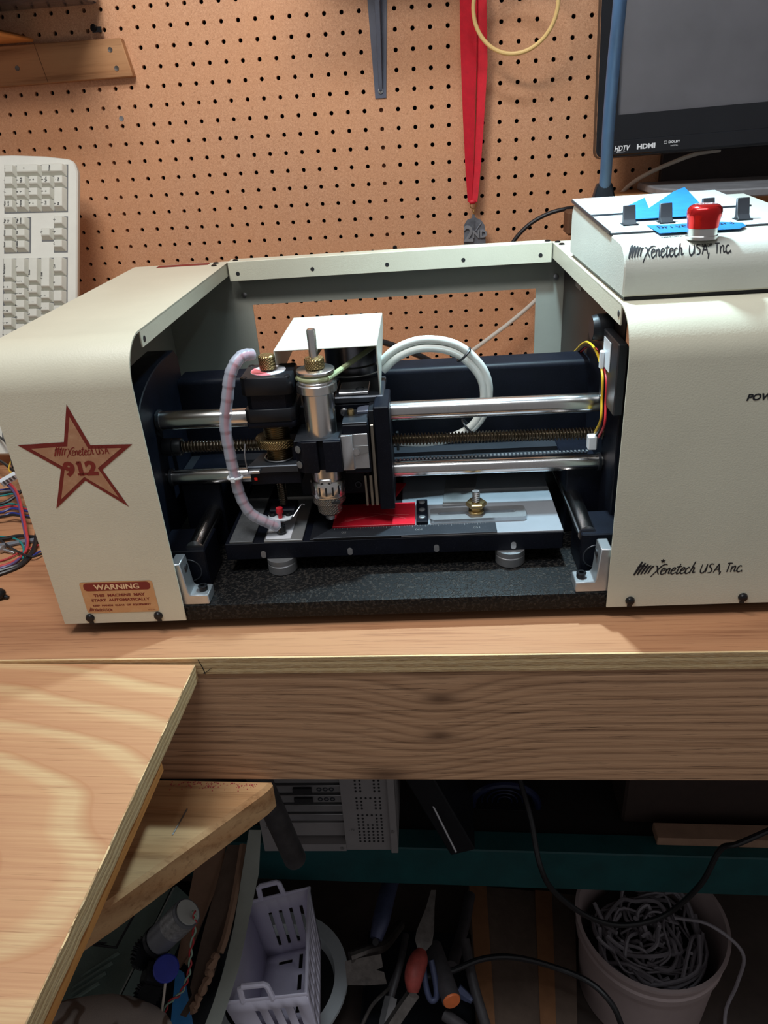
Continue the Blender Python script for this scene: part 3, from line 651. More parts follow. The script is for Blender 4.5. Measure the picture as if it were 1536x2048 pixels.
spd = MB().lathe((SX, SY, .0905), [(.0138, 0), (.0145, .002), (.0145, .1055)], 36).build('spindle_body', STEEL, eng)
MB().lathe((SX, SY, .0905), [(.0166, 0), (.0166, .0018), (.0168, .0022), (.0168, .0145), (.0156, .0165)], 36).build('spindle_nose', STEEL, spd)
fl = MB()
for k in range(16):
    a = 2 * math.pi * k / 16; d = Vector((math.cos(a), math.sin(a), 0)); c = Vector((SX, SY, 0)) + d * .0167; w = Vector((-d.y, d.x, 0)) * .0009
    fl.slab([c - w + Vector((0, 0, .0945)), c + w + Vector((0, 0, .0945)), c + w + Vector((0, 0, .1035)), c - w + Vector((0, 0, .1035))], d * .0003)
fl.build('nose_flutes', PCD, spd)
MB().lathe((SX, SY, .0820), [(.0150, 0), (.0162, .0012), (.0162, .0072), (.0150, .0084)], 36).build('depth_ring', STEELK, spd)
MB().box(SX + .004, SX + .012, SY - .0164, SY - .0125, .0862, .0880).build('ring_slot', PCD, spd)
MB().lathe((SX, SY, .0690), [(.0095, 0), (.0122, .003), (.0128, .0128)], 32).build('collet_nose', STEELK, spd)
MB().lathe((SX, SY, .0628), [(.0054, 0), (.0060, .0010), (.0060, .0066)], 24).build('nose_tip', STEEL, spd)
MB().prism([(SX - .006, .1045), (SX + .006, .1045), (SX + .006, .1115), (SX - .006, .1115)], 1, SY - .0150, SY - .0115, .0006).build('nose_key', STEEL, spd)
for dx in (-.0035, .0035): MB().cyl((SX + dx, SY - .0154, .1070), (SX + dx, SY - .0145, .1070), .0014, 12).build('key_hole', PCD, spd)
MB().lathe((SX, SY, .1960), [(.0178, 0), (.0186, .0008), (.0186, .0080), (.0178, .0090)], 36).build('top_collar', STEEL, spd)
MB().lathe((SX, SY, .2052), [(.0172, 0), (.0172, .0012), (.0140, .0050), (.0172, .0088), (.0176, .0092), (.0176, .0112), (.0166, .0118)], 36).build('drive_pulley', STEEL, spd)
MB().lathe((SX, SY, .2172), [(.0080, 0), (.0092, .0010), (.0092, .0088), (.0084, .0098)], 28).build('cutter_knob', BRASSK, spd)
MB().lathe((SX, SY, .2260), [(.0042, 0), (.0042, .0255), (.0034, .0270), (.0022, .0274)], 20).build('cutter_shank', STEEL, spd)
# drive belt to the motor under the hood
MC = Vector((.2835, .1880, .2105)); sc_ = Vector((SX, SY, .2102)); dirv = (MC - sc_).normalized(); nv = Vector((-dirv.y, dirv.x, 0)).normalized()
bp_ = []
for k in range(13): a = math.pi / 2 + k / 12 * math.pi; v = nv * math.sin(a) * .0152 + dirv * math.cos(a) * .0152; bp_.append(sc_ + v)
path = [MC + nv * .0300] + bp_ + [MC - nv * .0300]
MB().tube(path, .0026, 10, 3).build('drive_belt', BELT, eng)
mot = MB().lathe((.2835, .1880, .1790), [(.0296, 0), (.0304, .003), (.0304, .012), (.0288, .0135), (.0288, .0460)], 40).build('spindle_motor', MOTSTEEL, eng)
MB().cyl((.2822, .1585, .2180), (.2822, .1570, .2180), .0024, 12).build('motor_hole', PCD, mot)
MB().lathe((.2835, .1880, .1820), [(.0305, 0), (.0308, .0008), (.0305, .0016)], 40).build('motor_band', ALU, mot)
# hood
hd = MB(); t = .0012
hd.box(.2190, .3155, .1010, .2300, .2288, .2300, .0004)
hd.prism([(.1010, .2295), (.2300, .2295), (.2300, .2150), (.1180, .1790), (.1120, .1790)], 0, .3143, .3155)
hd.prism([(.1010, .2295), (.2300, .2295), (.2300, .2050), (.1500, .2020), (.1010, .2170)], 0, .2190, .2202)
hd.build('motor_hood', BOXC, eng)

# z motor -----------------------------------------------------------
def octo(x0, x1, y0, y1, c): return [(x0 + c, y0), (x1 - c, y0), (x1, y0 + c), (x1, y1 - c), (x1 - c, y1), (x0 + c, y1), (x0, y1 - c), (x0, y0 + c)]
zm = MB().prism(octo(.1885, .2365, .0770, .1225, .004), 2, .1945, .2115, .0008).build('z_motor', BLACKP, eng)
MB().prism(octo(.1915, .2335, .0795, .1200, .005), 2, .1810, .1945).build('motor_lamination', BLACK, zm)
MB().prism(octo(.1885, .2365, .0770, .1225, .004), 2, .1685, .1810, .0008).build('motor_end_cap', BLACKP, zm)
MB().prism(octo(.1890, .2360, .0778, .1220, .002), 2, .1625, .1685, .0006).build('mount_flange', BLACK, zm)
MB().cyl((.2120, .1000, .2115), (.2120, .1000, .2119), .0165, 30).build('motor_sticker', PAPER, zm, label='white and pink round sticker')
prs = Print(lambda u, v: (.2120 + u, .1000 + v, .2121)); prs.poly([(.0163 * math.cos(rad(a)), .0163 * math.sin(rad(a))) for a in range(150, 300, 10)]); prs.build('sticker_band', mk('pink_print', srgb(226, 120, 128), .5), zm)
for x, y in ((.1925, .081), (.2325, .081), (.1925, .1185), (.2325, .1185)): MB().torus((x, y, .2114), .0026, .0006, (0, 0, 1), 16, 5).build('screw_recess', BLKSCREW, zm)
MB().cyl((.2120, .1000, .2119), (.2120, .1000, .2140), .0025, 12).build('motor_shaft', STEEL, zm)
MB().lathe((.2120, .1000, .2135), [(.0068, 0), (.0078, .0008), (.0078, .0122), (.0068, .0132)], 26).build('hand_knob', BRASSK, zm)
screwgeo(MB(), (.2125, .0975, .1220), (.2125, .0975, .1630), .0118, .0008, .0020, 28, 6).build('threaded_sleeve', DKBRASS, zm)
MB().lathe((.2125, .0975, .1395), [(.0200, 0), (.0212, .0008), (.0212, .0075), (.0200, .0083)], 40).build('knurled_nut', BRASSK, zm)
zb = MB().prism([(.1830, .0745), (.2345, .0745), (.2345, .1085), (.1920, .1085)], 2, .1175, .1250, .0008).build('z_bracket', DARKM, eng)
MB().torus((.2125, .0955, .1262), .0145, .0008, (0, 0, 1), 32, 6).build('retaining_clip', SCREWM, zb)
MB().box(.1850, .2345, .0765, .1085, .1045, .1175, .0008).build('bracket_body', BLACK, zb)
MB().box(.1855, .1965, .0690, .0765, .1195, .1225, .0004).build('cable_lug', SCREWM, zb)
MB().box(.1885, .1915, .0760, .0765, .1095, .1125).build('sensor_housing', REDCAP, zb)
MB().tube([(.1845, .0700, .1255), (.1848, .0690, .140), (.1860, .0720, .150)], .0008, 6, 4).build('clip_wire', SCREWM, zb)
screwgeo(MB(), (.2095, .0960, .0700), (.2095, .0960, .1045), .0040, .0006, .0022, 14, 8).build('z_screw', SCREWST, eng)
ft = MB().box(.1960, .2230, .0830, .1060, .0660, .0725, .0012).build('sensor_foot', BLACK, eng)
MB().prism([(.1945, .0855), (.1965, .0760), (.2010, .0735), (.2125, .0735), (.2180, .0760), (.2205, .0855)], 2, .0640, .0660, .0003).build('sensor_board', NYLON, ft)
for x in (.1990, .2155): MB().lathe((x, .0840, .0660), [(.0035, 0), (.0035, .0035), (.0018, .0035), (.0018, .001)], 16).build('cap_screw', BLKSCREW, ft)
MB().lathe((.2080, .0785, .0660), [(.0022, 0), (.0022, .0050), (.0034, .0055), (.0038, .0075), (.0034, .0110)], 18).build('red_push_button', RED_PL, ft, label='small red push button')
MB().lathe((.2085, .0720, .0520), [(.0036, 0), (.0050, .002), (.0046, .0080), (.0028, .0095), (.0028, .0125)], 20).build('black_probe', BLACKG, ft)
MB().tube([(.2205, .0800, .0655), (.2250, .0860, .0700), (.2290, .0905, .0740), (.2320, .0900, .0735)], .0007, 6, 4).build('wire_clip', SCREWM, ft)
sppts = [(.2105, .1000, .2110), (.2030, .085, .2320), (.1945, .0740, .2330), (.1855, .0665, .2215), (.1795, .065, .2013), (.1725, .065, .1726), (.1720, .065, .1449), (.1728, .065, .1240), (.1748, .065, .0998), (.1817, .065, .0802), (.1950, .067, .0684), (.2065, .0710, .0600)]
sppts = sppts[1:]
core = MB().tube([Vector(p) + Vector((.0009, .001, 0)) for p in sppts], .0026, 8, 5).build('red_core_wire', RED_PL, eng)
MB().tube([Vector(p) + Vector((-.0018, .002, 0)) for p in sppts], .0026, 8, 5).build('grey_core_wire', GREYBR, eng)
MB().tube(sppts, .006, 14, 16, True, lambda t: .0052 + .0006 * ((t * 19) % 1.0)).build('spiral_wrapped_cable', SPIRAL, eng)
MB().torus((.1730, .0650, .1190), .0068, .0013, (0, .1, 1), 20, 6).box(.1700, .1745, .0570, .0600, .1165, .1215, .0006).build('cable_tie', NYLON, eng)
MB().tube([(.1780, .066, .1195), (.1900, .070, .1210)], .0010, 6, 1, False).build('tie_tail', SCREWM, eng)

# cream cable loop, right hand wiring -------------------------------
lp_ = [(.3161, .1600, .1907), (.3347, .16, .2052), (.3600, .16, .2115), (.3898, .16, .2048), (.4121, .16, .1830), (.4186, .16, .1589), (.4118, .158, .1347), (.3934, .155, .1200), (.3616, .150, .1159), (.3200, .145, .1195)]
lp0 = MB().tube([Vector(p) + Vector((0, 0, -.0030)) for p in lp_], .0042, 12, 8).build('cable_loop', CABLEC, eng)
cc = Vector((.362, .16, .163)); MB().tube([Vector(p) + (Vector(p) - cc).normalized() * .0052 + Vector((0, .001, 0)) for p in lp_], .0042, 12, 8).build('cable_strand', CABLEC, lp0)
for c, ax in (((.3985, .159, .2000), (1, 0, -1)), ((.4010, .1565, .1240), (1, 0, .8))): MB().torus(c, .0085, .0013, ax, 20, 6).build('cable_tie', BLKCABLE, lp0)
MB().box(.3265, .3292, .138, .143, .108, .128, .0004).build('cable_clip', BLACKP, lp0)
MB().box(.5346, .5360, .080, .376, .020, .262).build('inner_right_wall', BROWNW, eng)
MB().box(.5338, .5345, .270, .300, .232, .256).build('silver_label', GREYPL, eng)
MB().lathe((.5340, .128, .228), [(.0125, 0), (.0125, .012), (.0110, .018)], 24, (-1, 0, 0)).build('relay_can', BLACKP, eng)
dm = MB().box(.5250, .5335, .060, .1180, .165, .2300, .001).build('drive_box', DARKM, eng)
MB().box(.5240, .5249, .0830, .1090, .1980, .2250, .0003).build('adhesive_pad', NYLON, dm, label='white adhesive cable pad')
MB().box(.5200, .5239, .1000, .1060, .1960, .2130, .001).build('tie_mount', NYLON, dm)
yw = [(.527, .252, .168), (.525, .195, .194), (.5225, .150, .204), (.522, .118, .202), (.522, .096, .190), (.522, .092, .169), (.521, .086, .1508), (.520, .100, .1320)]
for nm, mt, off in (('yellow_wire', mk('yellow_insulation', srgb(214, 176, 40), .4), (0, 0, .0015)), ('red_wire', mk('red_insulation', srgb(190, 44, 52), .4), (.003, -.0035, -.0015)), ('black_wire', BLKCABLE, (.0018, .002, -.0025))):
    MB().tube([Vector(p) + Vector(off) for p in yw], .0012, 8, 6).build(nm, mt, eng)
MB().box(.5140, .5225, .098, .108, .116, .130, .001).build('wire_connector', NYLON, eng)

# things lying on the engraver's table -------------------------------
o = MB().box(.2596, .3432, .0772, .1245, .0515, .0539, .0003).build('red_engraving_blank', RED_PL)
o.matrix_basis = ENG; tag(based(o), 'red scratched plastic blank under the spindle, behind the steel rule', 'engraving plastic')
pr = Print(lambda u, v: (u, v, .00244))
for q in ([(-.030, -.012), (.0, -.004), (.014, .002)], [(-.012, .004), (.012, -.002), (.032, -.012)], [(-.034, -.016), (-.01, -.008)], [(.012, -.002), (.036, -.004)]): pr.stroke(q, .0006)
pr.build('scratches', mk('scratch_pink', srgb(226, 120, 116), .6), o)
o = MB().prism([(.3080, .1290), (.3185, .1290), (.3328, .1731), (.3000, .1760)], 2, .0513, .0537, .0003).build('red_offcut', RED_PL)
o.matrix_basis = ENG; tag(based(o), 'small red plastic offcut at the rear, right of the black slide', 'engraving plastic')
o = MB().prism([(.3717, .1165), (.4042, .1165), (.4135, .1900), (.3787, .1900)], 2, .0513, .0532, .0003).build('grey_metal_strip', GREYPL)
o.matrix_basis = ENG; tag(based(o), 'flat grey metal strip lying on the pale table behind the slotted clamp', 'metal strip')

# ================================================================== CONTROL BOX on the right cover
cbx = thing('control_box', 'cream sloped control box with blue tape and red stop button on the right cover', 'control box', mat=ENG)
ZT = lambda y: .312 + .055 * (y - .05)
fr = []
for k in range(11): a = math.pi - k / 10 * math.pi / 2 * .97; fr.append((.065 + .022 * math.cos(a), .2908 + .022 * math.sin(a)))
prof = [(.043, .2735)] + fr + [(.256, ZT(.256))]
for k in range(1, 7): a = math.pi / 2 - k / 6 * math.pi / 2; prof.append((.256 + .014 * math.cos(a), ZT(.256) - .014 + .014 * math.sin(a)))
prof += [(.270, .2735)]
MB().prism(prof, 0, .5200, .690, .0012).build('box_body', BOXC, cbx)
MB().box(.5225, .688, .046, .268, .2701, .2735).build('gap_fill', BLACKP, cbx)  # black layer filling the dark gap beneath the box
def topslab(x0, x1, y0, y1, h0, h1): return MB().slab([(x0, y0, ZT(y0) + h0), (x1, y0, ZT(y0) + h0), (x1, y1, ZT(y1) + h0), (x0, y1, ZT(y1) + h0)], (0, 0, h1 - h0))
p1 = topslab(.5195, .6640, .0945, .2680, .0003, .0016).build('lower_panel', PLATEW, cbx)
MB().slab([(.5190, .0930, ZT(.093) + .0001), (.6645, .0930, ZT(.093) + .0001), (.6645, .0944, ZT(.0944) + .0001), (.5190, .0944, ZT(.0944) + .0001)], (0, 0, .0012)).build('panel_edge', DARKM, p1)
p2 = topslab(.5195, .6640, .1745, .2685, .0017, .0032).build('upper_panel', PLATEW, cbx)
MB().slab([(.5190, .1728, ZT(.1728) + .0017), (.6645, .1728, ZT(.1728) + .0017), (.6645, .1744, ZT(.1744) + .0017), (.5190, .1744, ZT(.1744) + .0017)], (0, 0, .0013)).build('panel_edge', DARKM, p2)
MB().slab([(.5186, .0945, ZT(.0945)), (.5194, .0945, ZT(.0945)), (.5194, .2685, ZT(.2685)), (.5186, .2685, ZT(.2685))], (0, 0, .0028)).build('panel_edge', DARKM, p2)
for x, y, h in ((.5423, .1255, .0150), (.5733, .1245, .0150), (.6110, .1300, .0160), (.6357, .1175, .0165)):
    z = ZT(y) + .0016
    lv = MB().prism([(y - .006, z), (y + .005, z), (y + .004, z + .0040), (y + .0060, z + h), (y + .0035, z + h + .0005), (y - .001, z + .0042)], 0, x - .0052, x + .0052, .0004).build('flip_switch', LEVERM, cbx)
    MB().box(x - .0065, x + .0065, y - .0065, y + .006, z, z + .0008).build('switch_base', BLACKP, lv)
EXc, EYc = .5830, .0605; ez = ZT(EYc)
eb = MB().lathe((EXc, EYc, ez), [(.0122, 0), (.0122, .0024), (.0114, .0028), (.0114, .0082), (.0108, .0086)], 32).build('button_collar', STEEL, cbx)
sb = MB().lathe((EXc, EYc, ez + .0084), [(.0118, 0), (.0121, .004), (.0126, .007), (.0131, .0095), (.0132, .0115), (.0129, .0134), (.0119, .0152), (.0104, .0164), (.0085, .0171), (.0, .0173)], 36, cap=False).build('stop_button', REDCAP, cbx, label='red mushroom stop button')
pr = Print(lambda u, v: (EXc + u, EYc + v, ez + .0084 + .0174)); pr.text('STOP', 0, -.0016, .0046, bold=.00015)
for k in range(24):
    a, b = 2 * math.pi * k / 24, 2 * math.pi * (k + 1) / 24; pr.poly([(.0078 * math.cos(a), .0052 * math.sin(a)), (.0084 * math.cos(a), .0058 * math.sin(a)), (.0084 * math.cos(b), .0058 * math.sin(b)), (.0078 * math.cos(b), .0052 * math.sin(b))])
pr.build('button_lettering', WHITEINK, sb)
def ft_(u, v): return (u, v, (ZT(v) if v > .065 else .2908 + math.sqrt(.022 ** 2 - (v - .065) ** 2)) + .0004)
pr = Print(ft_); xe = scrawl(pr, 'Xenetech', .5235, .0462, .0048, .0011, 1.12); xe = scrawl(pr, 'USA,', xe + .004, .0462, .0046, .0010, 1.2, .2, False); scrawl(pr, 'Inc.', xe + .004, .0462, .0046, .0010, 1.3, .2, False)
pr.build('maker_lettering', INK, cbx)
Print(ft_).text('EMERGENCY', .5650, .0700, .0040, bold=.0001, xs=.9).build('emergency_lettering', INK, cbx)
Print(ft_).text('STOP', .5850, .0505, .0034, bold=.0001).build('stop_lettering', INK, cbx)
def tape(pts, h): return MB().slab([(x, y, ZT(y) + h + dz) for x, y, dz in pts], (0, 0, .00025))
tA = tape([(.5460, .1360, .0), (.5560, .1990, .0), (.5800, .2200, .004), (.5745, .1830, .0005), (.6160, .2480, .0035), (.6330, .2680, .004), (.6230, .1900, .001), (.6130, .1440, .0), (.5960, .1340, .0)], .0036).build('masking_tape', TAPE, cbx, label='torn blue masking tape across the switches')
tB = tape([(.5540, .1130, 0), (.5548, .0770, 0), (.6180, .0760, 0), (.6270, .0860, 0), (.6275, .0960, .0006), (.6150, .1080, 0)], .0022).build('masking_tape', TAPE, cbx, label='blue masking tape strip with handwriting')
pr = Print(lambda u, v: (u, v, ZT(v) + .0030))
hw = {'D': [[(0, 0), (.05, 1.2), (.5, .9), (.5, .3), (0, 0)]], 'r': [[(.05, .8), (.1, 0)], [(.08, .4), (.5, .8)]], 'i': [[(.1, .8), (.1, 0)]], 'v': [[(0, .8), (.25, 0), (.5, .8)]], 'e': GL['e'][0], 's': [[(.5, .8), (.1, .7), (.45, .3), (.05, .05)]], 'B': [[(0, 0), (.02, 1.2), (.45, 1), (.05, .6), (.5, .3), (0, 0)]], 'o': [[(.3, .8), (.05, .4), (.3, 0), (.5, .4), (.3, .8)]], 'a': [[(.45, .75), (.1, .6), (.1, .1), (.45, .2), (.48, .8), (.55, 0)]], 'd': [[(.45, .5), (.1, .6), (.1, .05), (.45, .2), (.5, 1.3)]]}
x = .5600
for ch in 'Drivers Board':
    for q in hw.get(ch, []): pr.stroke([(x + a * .0062, .0945 - (x - .56) * .02 + b * .0085) for a, b in q], .0010)
    x += .0048
pr.build('tape_handwriting', INK, tB)

# ================================================================== THINGS ON THE WALL
# keyboard standing on end, leaning back; frame: x across, y down its length, z out of the keys
_u = Vector((.9985, .046, -.03)).normalized(); _v = Vector((.003, -.088, -.161)); _v = (_v - _u * _v.dot(_u)).normalized(); _n = _v.cross(_u) * -1
if _n.y > 0: _n = -_n
KB = Matrix((_u, _v, _n)).transposed().to_4x4(); KB.translation = Vector((-.4556, -.0752, .1364))
if KB.determinant() < 0: _n = -_n; 
kb = thing('keyboard', 'beige computer keyboard standing on end at the left in front of the pegboard', 'keyboard', mat=KB)
def kbody():
    m = MB(); P = [(-.002, .012), (-.006, .003), (-.014, -.001), (-.05, -.006), (-.10, -.009), (-.165, -.009), (-.168, -.004), (-.168, .442), (-.165, .445), (-.004, .445), (0, .441), (0, .02)]
    m.prism(P, 2, -.011, 0, .002); m.box(-.156, -.018, .018, .430, -.028, -.010, .003); return m
body = kbody().build('case', KBD, kb)
kscale = .000154
def kx(c): return -.0152 - (670 - c) * .0001535
def ky(c): return (c - 150) * kscale + .002
def well(x0, x1, y0, y1): MB().box(kx(x0) - .0008, kx(x1) + .0008, ky(y0) - .0008, ky(y1) + .0008, -.004, .0004).build('key_well', DKINK, kb, 0)
well(48, 672, 195, 655); well(48, 305, 708, 1052); well(545, 672, 708, 1052); well(424, 545, 825, 940); well(40, 672, 1112, 2862)
cache = {}
def keycap(x0, x1, y0, y1):
    w, h = kx(x1) - kx(x0) - .0009, ky(y1) - ky(y0) - .0009; key = (round(w, 4), round(h, 4))
    if key not in cache:
        m = MB(); t = .0022; V = []
        for z, l, r, tp, bt in ((0, 0, 0, 0, 0), (.0085, .0022, .0040, .0012, .0045)):
            V.append([m.bm.verts.new(p) for p in ((-w / 2 + l, -h / 2 + tp, z), (w / 2 - r, -h / 2 + tp, z), (w / 2 - r, h / 2 - bt, z), (-w / 2 + l, h / 2 - bt, z))])
        a, b = V
        for i in range(4): m.bm.faces.new((a[i], a[(i + 1) % 4], b[(i + 1) % 4], b[i]))
        m.bm.faces.new(b); bmesh.ops.recalc_face_normals(m.bm, faces=m.bm.faces)
        if m.bm.faces[-1].normal.z < 0: bmesh.ops.reverse_faces(m.bm, faces=m.bm.faces)
        m._bev(list(b), .0008)
        me = bpy.data.meshes.new('keycap'); m.bm.to_mesh(me); m.bm.free(); me.materials.append(KEYC); cache[key] = me
    o = bpy.data.objects.new('keycap', cache[key]); COL.objects.link(o); o.parent = kb; o.location = ((kx(x0) + kx(x1)) / 2, (ky(y0) + ky(y1)) / 2, .0004)
    return o
leg = Print(lambda u, v: (u, v, .0092))
def legend(s, cx, cy, size, dx=-.0015):
    # the keyboard's own 'up' is -x and its own 'right' is -y here
    V, F = text_geo(s, size * 1.4, bold=.0001); b = len(leg.V); X, Yc = kx(cx) + dx, ky(cy) - .001
    leg.V += [(X - v, Yc - u, .0092) for u, v in V]; leg.F += [tuple(i + b for i in f) for f in F]
Cx = [50, 174, 298, 422, 546, 670]
def key(c0, c1, y0, y1, s='', size=.0030, at=.5):
    keycap(Cx[c0], Cx[c1], y0, y1)
    if s:
        for i, ln in enumerate(s.split('|')):
            legend(ln, Cx[c0] * (1 - .55) + Cx[c1] * .55 - 18 + i * 34 - 6, y0 * (1 - at) + y1 * at, size)
R4 = [(195, 308), (310, 423), (425, 538), (540, 652)]
key(0, 1, *R4[0], '-', .004); key(1, 3, *R4[0], '+', .004); key(3, 5, *R4[0], 'Enter')
for r, row in zip(R4[1:], (('*', '9|PgUp', '6|\u2192', '3|PgDn', '.|Del'), ('/', '8|\u2191', '5', '2|\u2193', None), ('Num|Lock', '7|Home', '4|\u2190', '1|End', None))):
    for c, s in enumerate(row):
        if s: key(c, c + 1, *r, s, .0027)
key(4, 5, 425, 652, '0|Ins', .0027, .8)
N3 = [(710, 822), (825, 937), (940, 1050)]
for r, (a, b) in zip(N3, (('Page|Up', 'Page|Down'), ('Home', 'End'), ('Insert', 'Delete'))): key(0, 1, *r, a, .0025); key(1, 2, *r, b, .0025)
key(4, 5, *N3[0], '\u2192', .004); key(3, 4, *N3[1], '\u2191', .004); key(4, 5, *N3[1], '\u2193', .004); key(4, 5, *N3[2], '\u2190', .004)
P_ = 116.5
def run(c, y, items):
    for w, s in items:
        y1 = y + P_ * w; key(c, c + 1, y, y1 - 2, s, .0032 if len(s) < 4 else .0027, .6); y = y1
        if y > 2850: break
run(0, 1115, [(1.95, '\u2190 Backspace')] + [(1, s) for s in ('+|=', '_|-', ')|0', '(|9', '*|8', '&|7', '^|6', '%|5', '$|4', '#|3', '@|2', '!|1', '~|`')])
run(1, 1115, [(1.5, '\\'), (1, '}|]'), (1, '{|['), (1, 'P'), (1, 'O'), (1, 'I'), (1, 'U'), (1, 'Y'), (1, 'T'), (1, 'R'), (1, 'E'), (1, 'W'), (1, 'Q'), (1.5, 'Tab')])
run(2, 1115, [(2.25, 'Enter'), (1, '"|\''), (1, ':|;'), (1, 'L'), (1, 'K'), (1, 'J'), (1, 'H'), (1, 'G'), (1, 'F'), (1, 'D'), (1, 'S'), (1, 'A'), (1.75, 'Caps')])
run(3, 1115, [(2.75, '\u2191 Shift'), (1, '?|/'), (1, '>|.'), (1, '<|,'), (1, 'M'), (1, 'N'), (1, 'B'), (1, 'V'), (1, 'C'), (1, 'X'), (1, 'Z'), (2.25, 'Shift')])
run(4, 1115, [(1.5, 'Ctrl'), (1.25, '\u2261'), (1.25, ''), (1.25, 'Alt'), (5.75, ''), (1.25, 'Alt'), (1.25, ''), (1.5, 'Ctrl')])
well(-190, -64, 1112, 2862)
for i in range(13):
    y = [2746, 2513, 2397, 2280, 2164, 1989, 1872, 1756, 1639, 1465, 1348, 1232, 1115][i]; keycap(-190, -66, y, y + 114)
for i, s in enumerate(('To reduce risk of injury', 'use proper posture, take', 'breaks and read the', 'warning underneath')):
    pass
leg.build('key_legends', INK, kb)['kind'] = 'stuff'

# wooden cleat board, case on top, shelf end
wb = thing('cleat_board', 'wooden cleat board screwed to the pegboard at upper left', 'board', (-.47, -.01, .24))
cbm = wood('cleat_pine', srgb(170, 120, 80), srgb(188, 140, 98), srgb(100, 62, 36), 0, 1.1, 9, pores=.2)
MB().prism([(-.80, .2935), (-.3790, .2920), (-.3700, .2420), (-.80, .2380)], 1, -.0140, -.0005, .0012).build('board', cbm, wb)
for x, z in ((-.3975, .2780), (-.3930, .2540), (-.5470, .2630)): MB().lathe((x, -.0139, z), [(.0036, 0), (.0034, .0008), (.0012, .0004)], 14, (0, -1, 0)).build('screw', IRON, wb)
MB().slab([(-.5125, -.0144, .2930), (-.5120, -.0144, .2930), (-.5035, -.0144, .2420), (-.5042, -.0144, .2420)], (0, .0005, 0)).build('saw_mark', DARKW, wb)
sh = thing('shelf_block', 'orange pine block end above the cleat board at far left', 'wood block', (-.56, -.06, .285))
MB().prism([(-.80, .3110), (-.5360, .3075), (-.5090, .2980), (-.5110, .2945), (-.80, .2950)], 1, -.11, -.0155, .0015).build('block', ORANGEW, sh)
ct = MB().box(-.80, -.4000, -.180, -.012, .3340, .385, .008, 3).build('case_shell', CASETL)
tag(based(ct), 'glossy black textured case above the pine block at top left', 'case')
for i, (px, py, nm) in enumerate(((243, 237, 0),)):
    p = at_y(px, py, 0); tag(based(MB().lathe((p.x, 0, p.z), [(.0038, 0), (.0036, .0010), (.0014, .0006)], 14, (0, -1, 0)).build('wall_screw', SCREWM)), 'silver screw driven into the pegboard between keyboard and cleat board', 'screw')
p = at_y(201, 62, 0); wn = MB().lathe((p.x, 0, p.z), [(.003, 0), (.003, .012), (.005, .012), (.005, .016)], 12, (-.3, -1, .2)).box(p.x - .007, p.x + .007, -.014, -.011, p.z - .003, p.z + .004).build('wing_nut', BLKSCREW)
tag(based(wn), 'small dark bolt with wing nut just above the cleat board', 'bolt')
p = at_y(790, 495, 0); tag(based(MB().lathe((p.x, 0, p.z), [(.0036, 0), (.0034, .003), (.0015, .0035)], 14, (0, -1, 0)).build('wall_screw', BLKSCREW)), 'dark screw head in the pegboard just above the machine rear bar', 'screw')

# grey steel shelf bracket
br = thing('shelf_bracket', 'grey steel shelf bracket with pressed rib screwed to the pegboard', 'bracket', (.002, -.002, .195))
def zb_(z): return (z - .1935) / (.42 - .1935)
m = MB()
def brsec(z):
    f = zb_(z); wl_ = -.0080 - .0040 * f * 1.9; wr = .0085 + .0145 * f * .9; d = .004 + .018 * f; cx_ = .0010 + .0030 * f
    rb = .0030 + .0035 * f
    return [(wl_, 0), (wl_, -.0015), (cx_ - rb, -.0015), (cx_ - rb * .7, -.0015 - d), (cx_ + rb * .7, -.0015 - d), (cx_ + rb, -.0015), (wr, -.0015), (wr, 0)]
prev = None
for z in (.1935, .1990, .2090, .22, .26, .30, .36, .42):
    s_ = brsec(z)
    if z < .205: s_ = [(x, max(y, -.0016)) for x, y in s_]
    ring = [m.bm.verts.new((x, y - .0004, z)) for x, y in s_]
    if prev:
        for i in range(8): m.bm.faces.new((prev[i], prev[(i + 1) % 8], ring[(i + 1) % 8], ring[i]))
    else: m.bm.faces.new(ring)
    prev = ring
m.bm.faces.new(prev); bmesh.ops.recalc_face_normals(m.bm, faces=m.bm.faces); m.build('bracket_leg', GREYBR, br, 25)
MB().box(-.012, .026, -.18, -.001, .418, .424, .001).build('bracket_arm', GREYBR, br)
bs = MB().lathe((.0008, -.0020, .2030), [(.0042, 0), (.0040, .0012), (.0020, .0020)], 18, (0, -1, 0)).build('screw', SCREWM, br)
for sx, sz in ((.0022, .0004), (.0004, .0022)): MB().box(.0008 - sx, .0008 + sx, -.0044, -.0039, .2030 - sz, .2030 + sz).build('cross_slot', PCD, bs)
up = MB().box(-.10, .13, -.20, -.002, .4245, .4435, .001).build('upper_shelf', DARKW); tag(based(up), 'dark upper shelf board resting on the grey bracket', 'shelf')

# red ribbon with medal
lan = thing('ribbon_medal', 'red ribbon with a grey metal second place medal hanging on the pegboard', 'medal', (.14, -.02, -.02))
def rib(pts, w0, w1, name):
    m = MB(); n = len(pts); L = []; Rr = []
    for i, (xl, xr, y0, y1, z) in enumerate(pts):
        L.append((m.bm.verts.new((xl, y0, z)), m.bm.verts.new((xl, y0 + .0012, z)))); Rr.append((m.bm.verts.new((xr, y1, z)), m.bm.verts.new((xr, y1 + .0012, z))))
    for i in range(n - 1):
        a, b, c, d = L[i], Rr[i], Rr[i + 1], L[i + 1]
        m.bm.faces.new((a[0], b[0], c[0], d[0])); m.bm.faces.new((d[1], c[1], b[1], a[1])); m.bm.faces.new((a[1], a[0], d[0], d[1])); m.bm.faces.new((b[0], b[1], c[1], c[0]))
    bmesh.ops.recalc_face_normals(m.bm, faces=m.bm.faces); return m.build(name, RIBBON, lan, 50)
Y2 = lambda px, py, y=-.022: at_y(px, py, y)
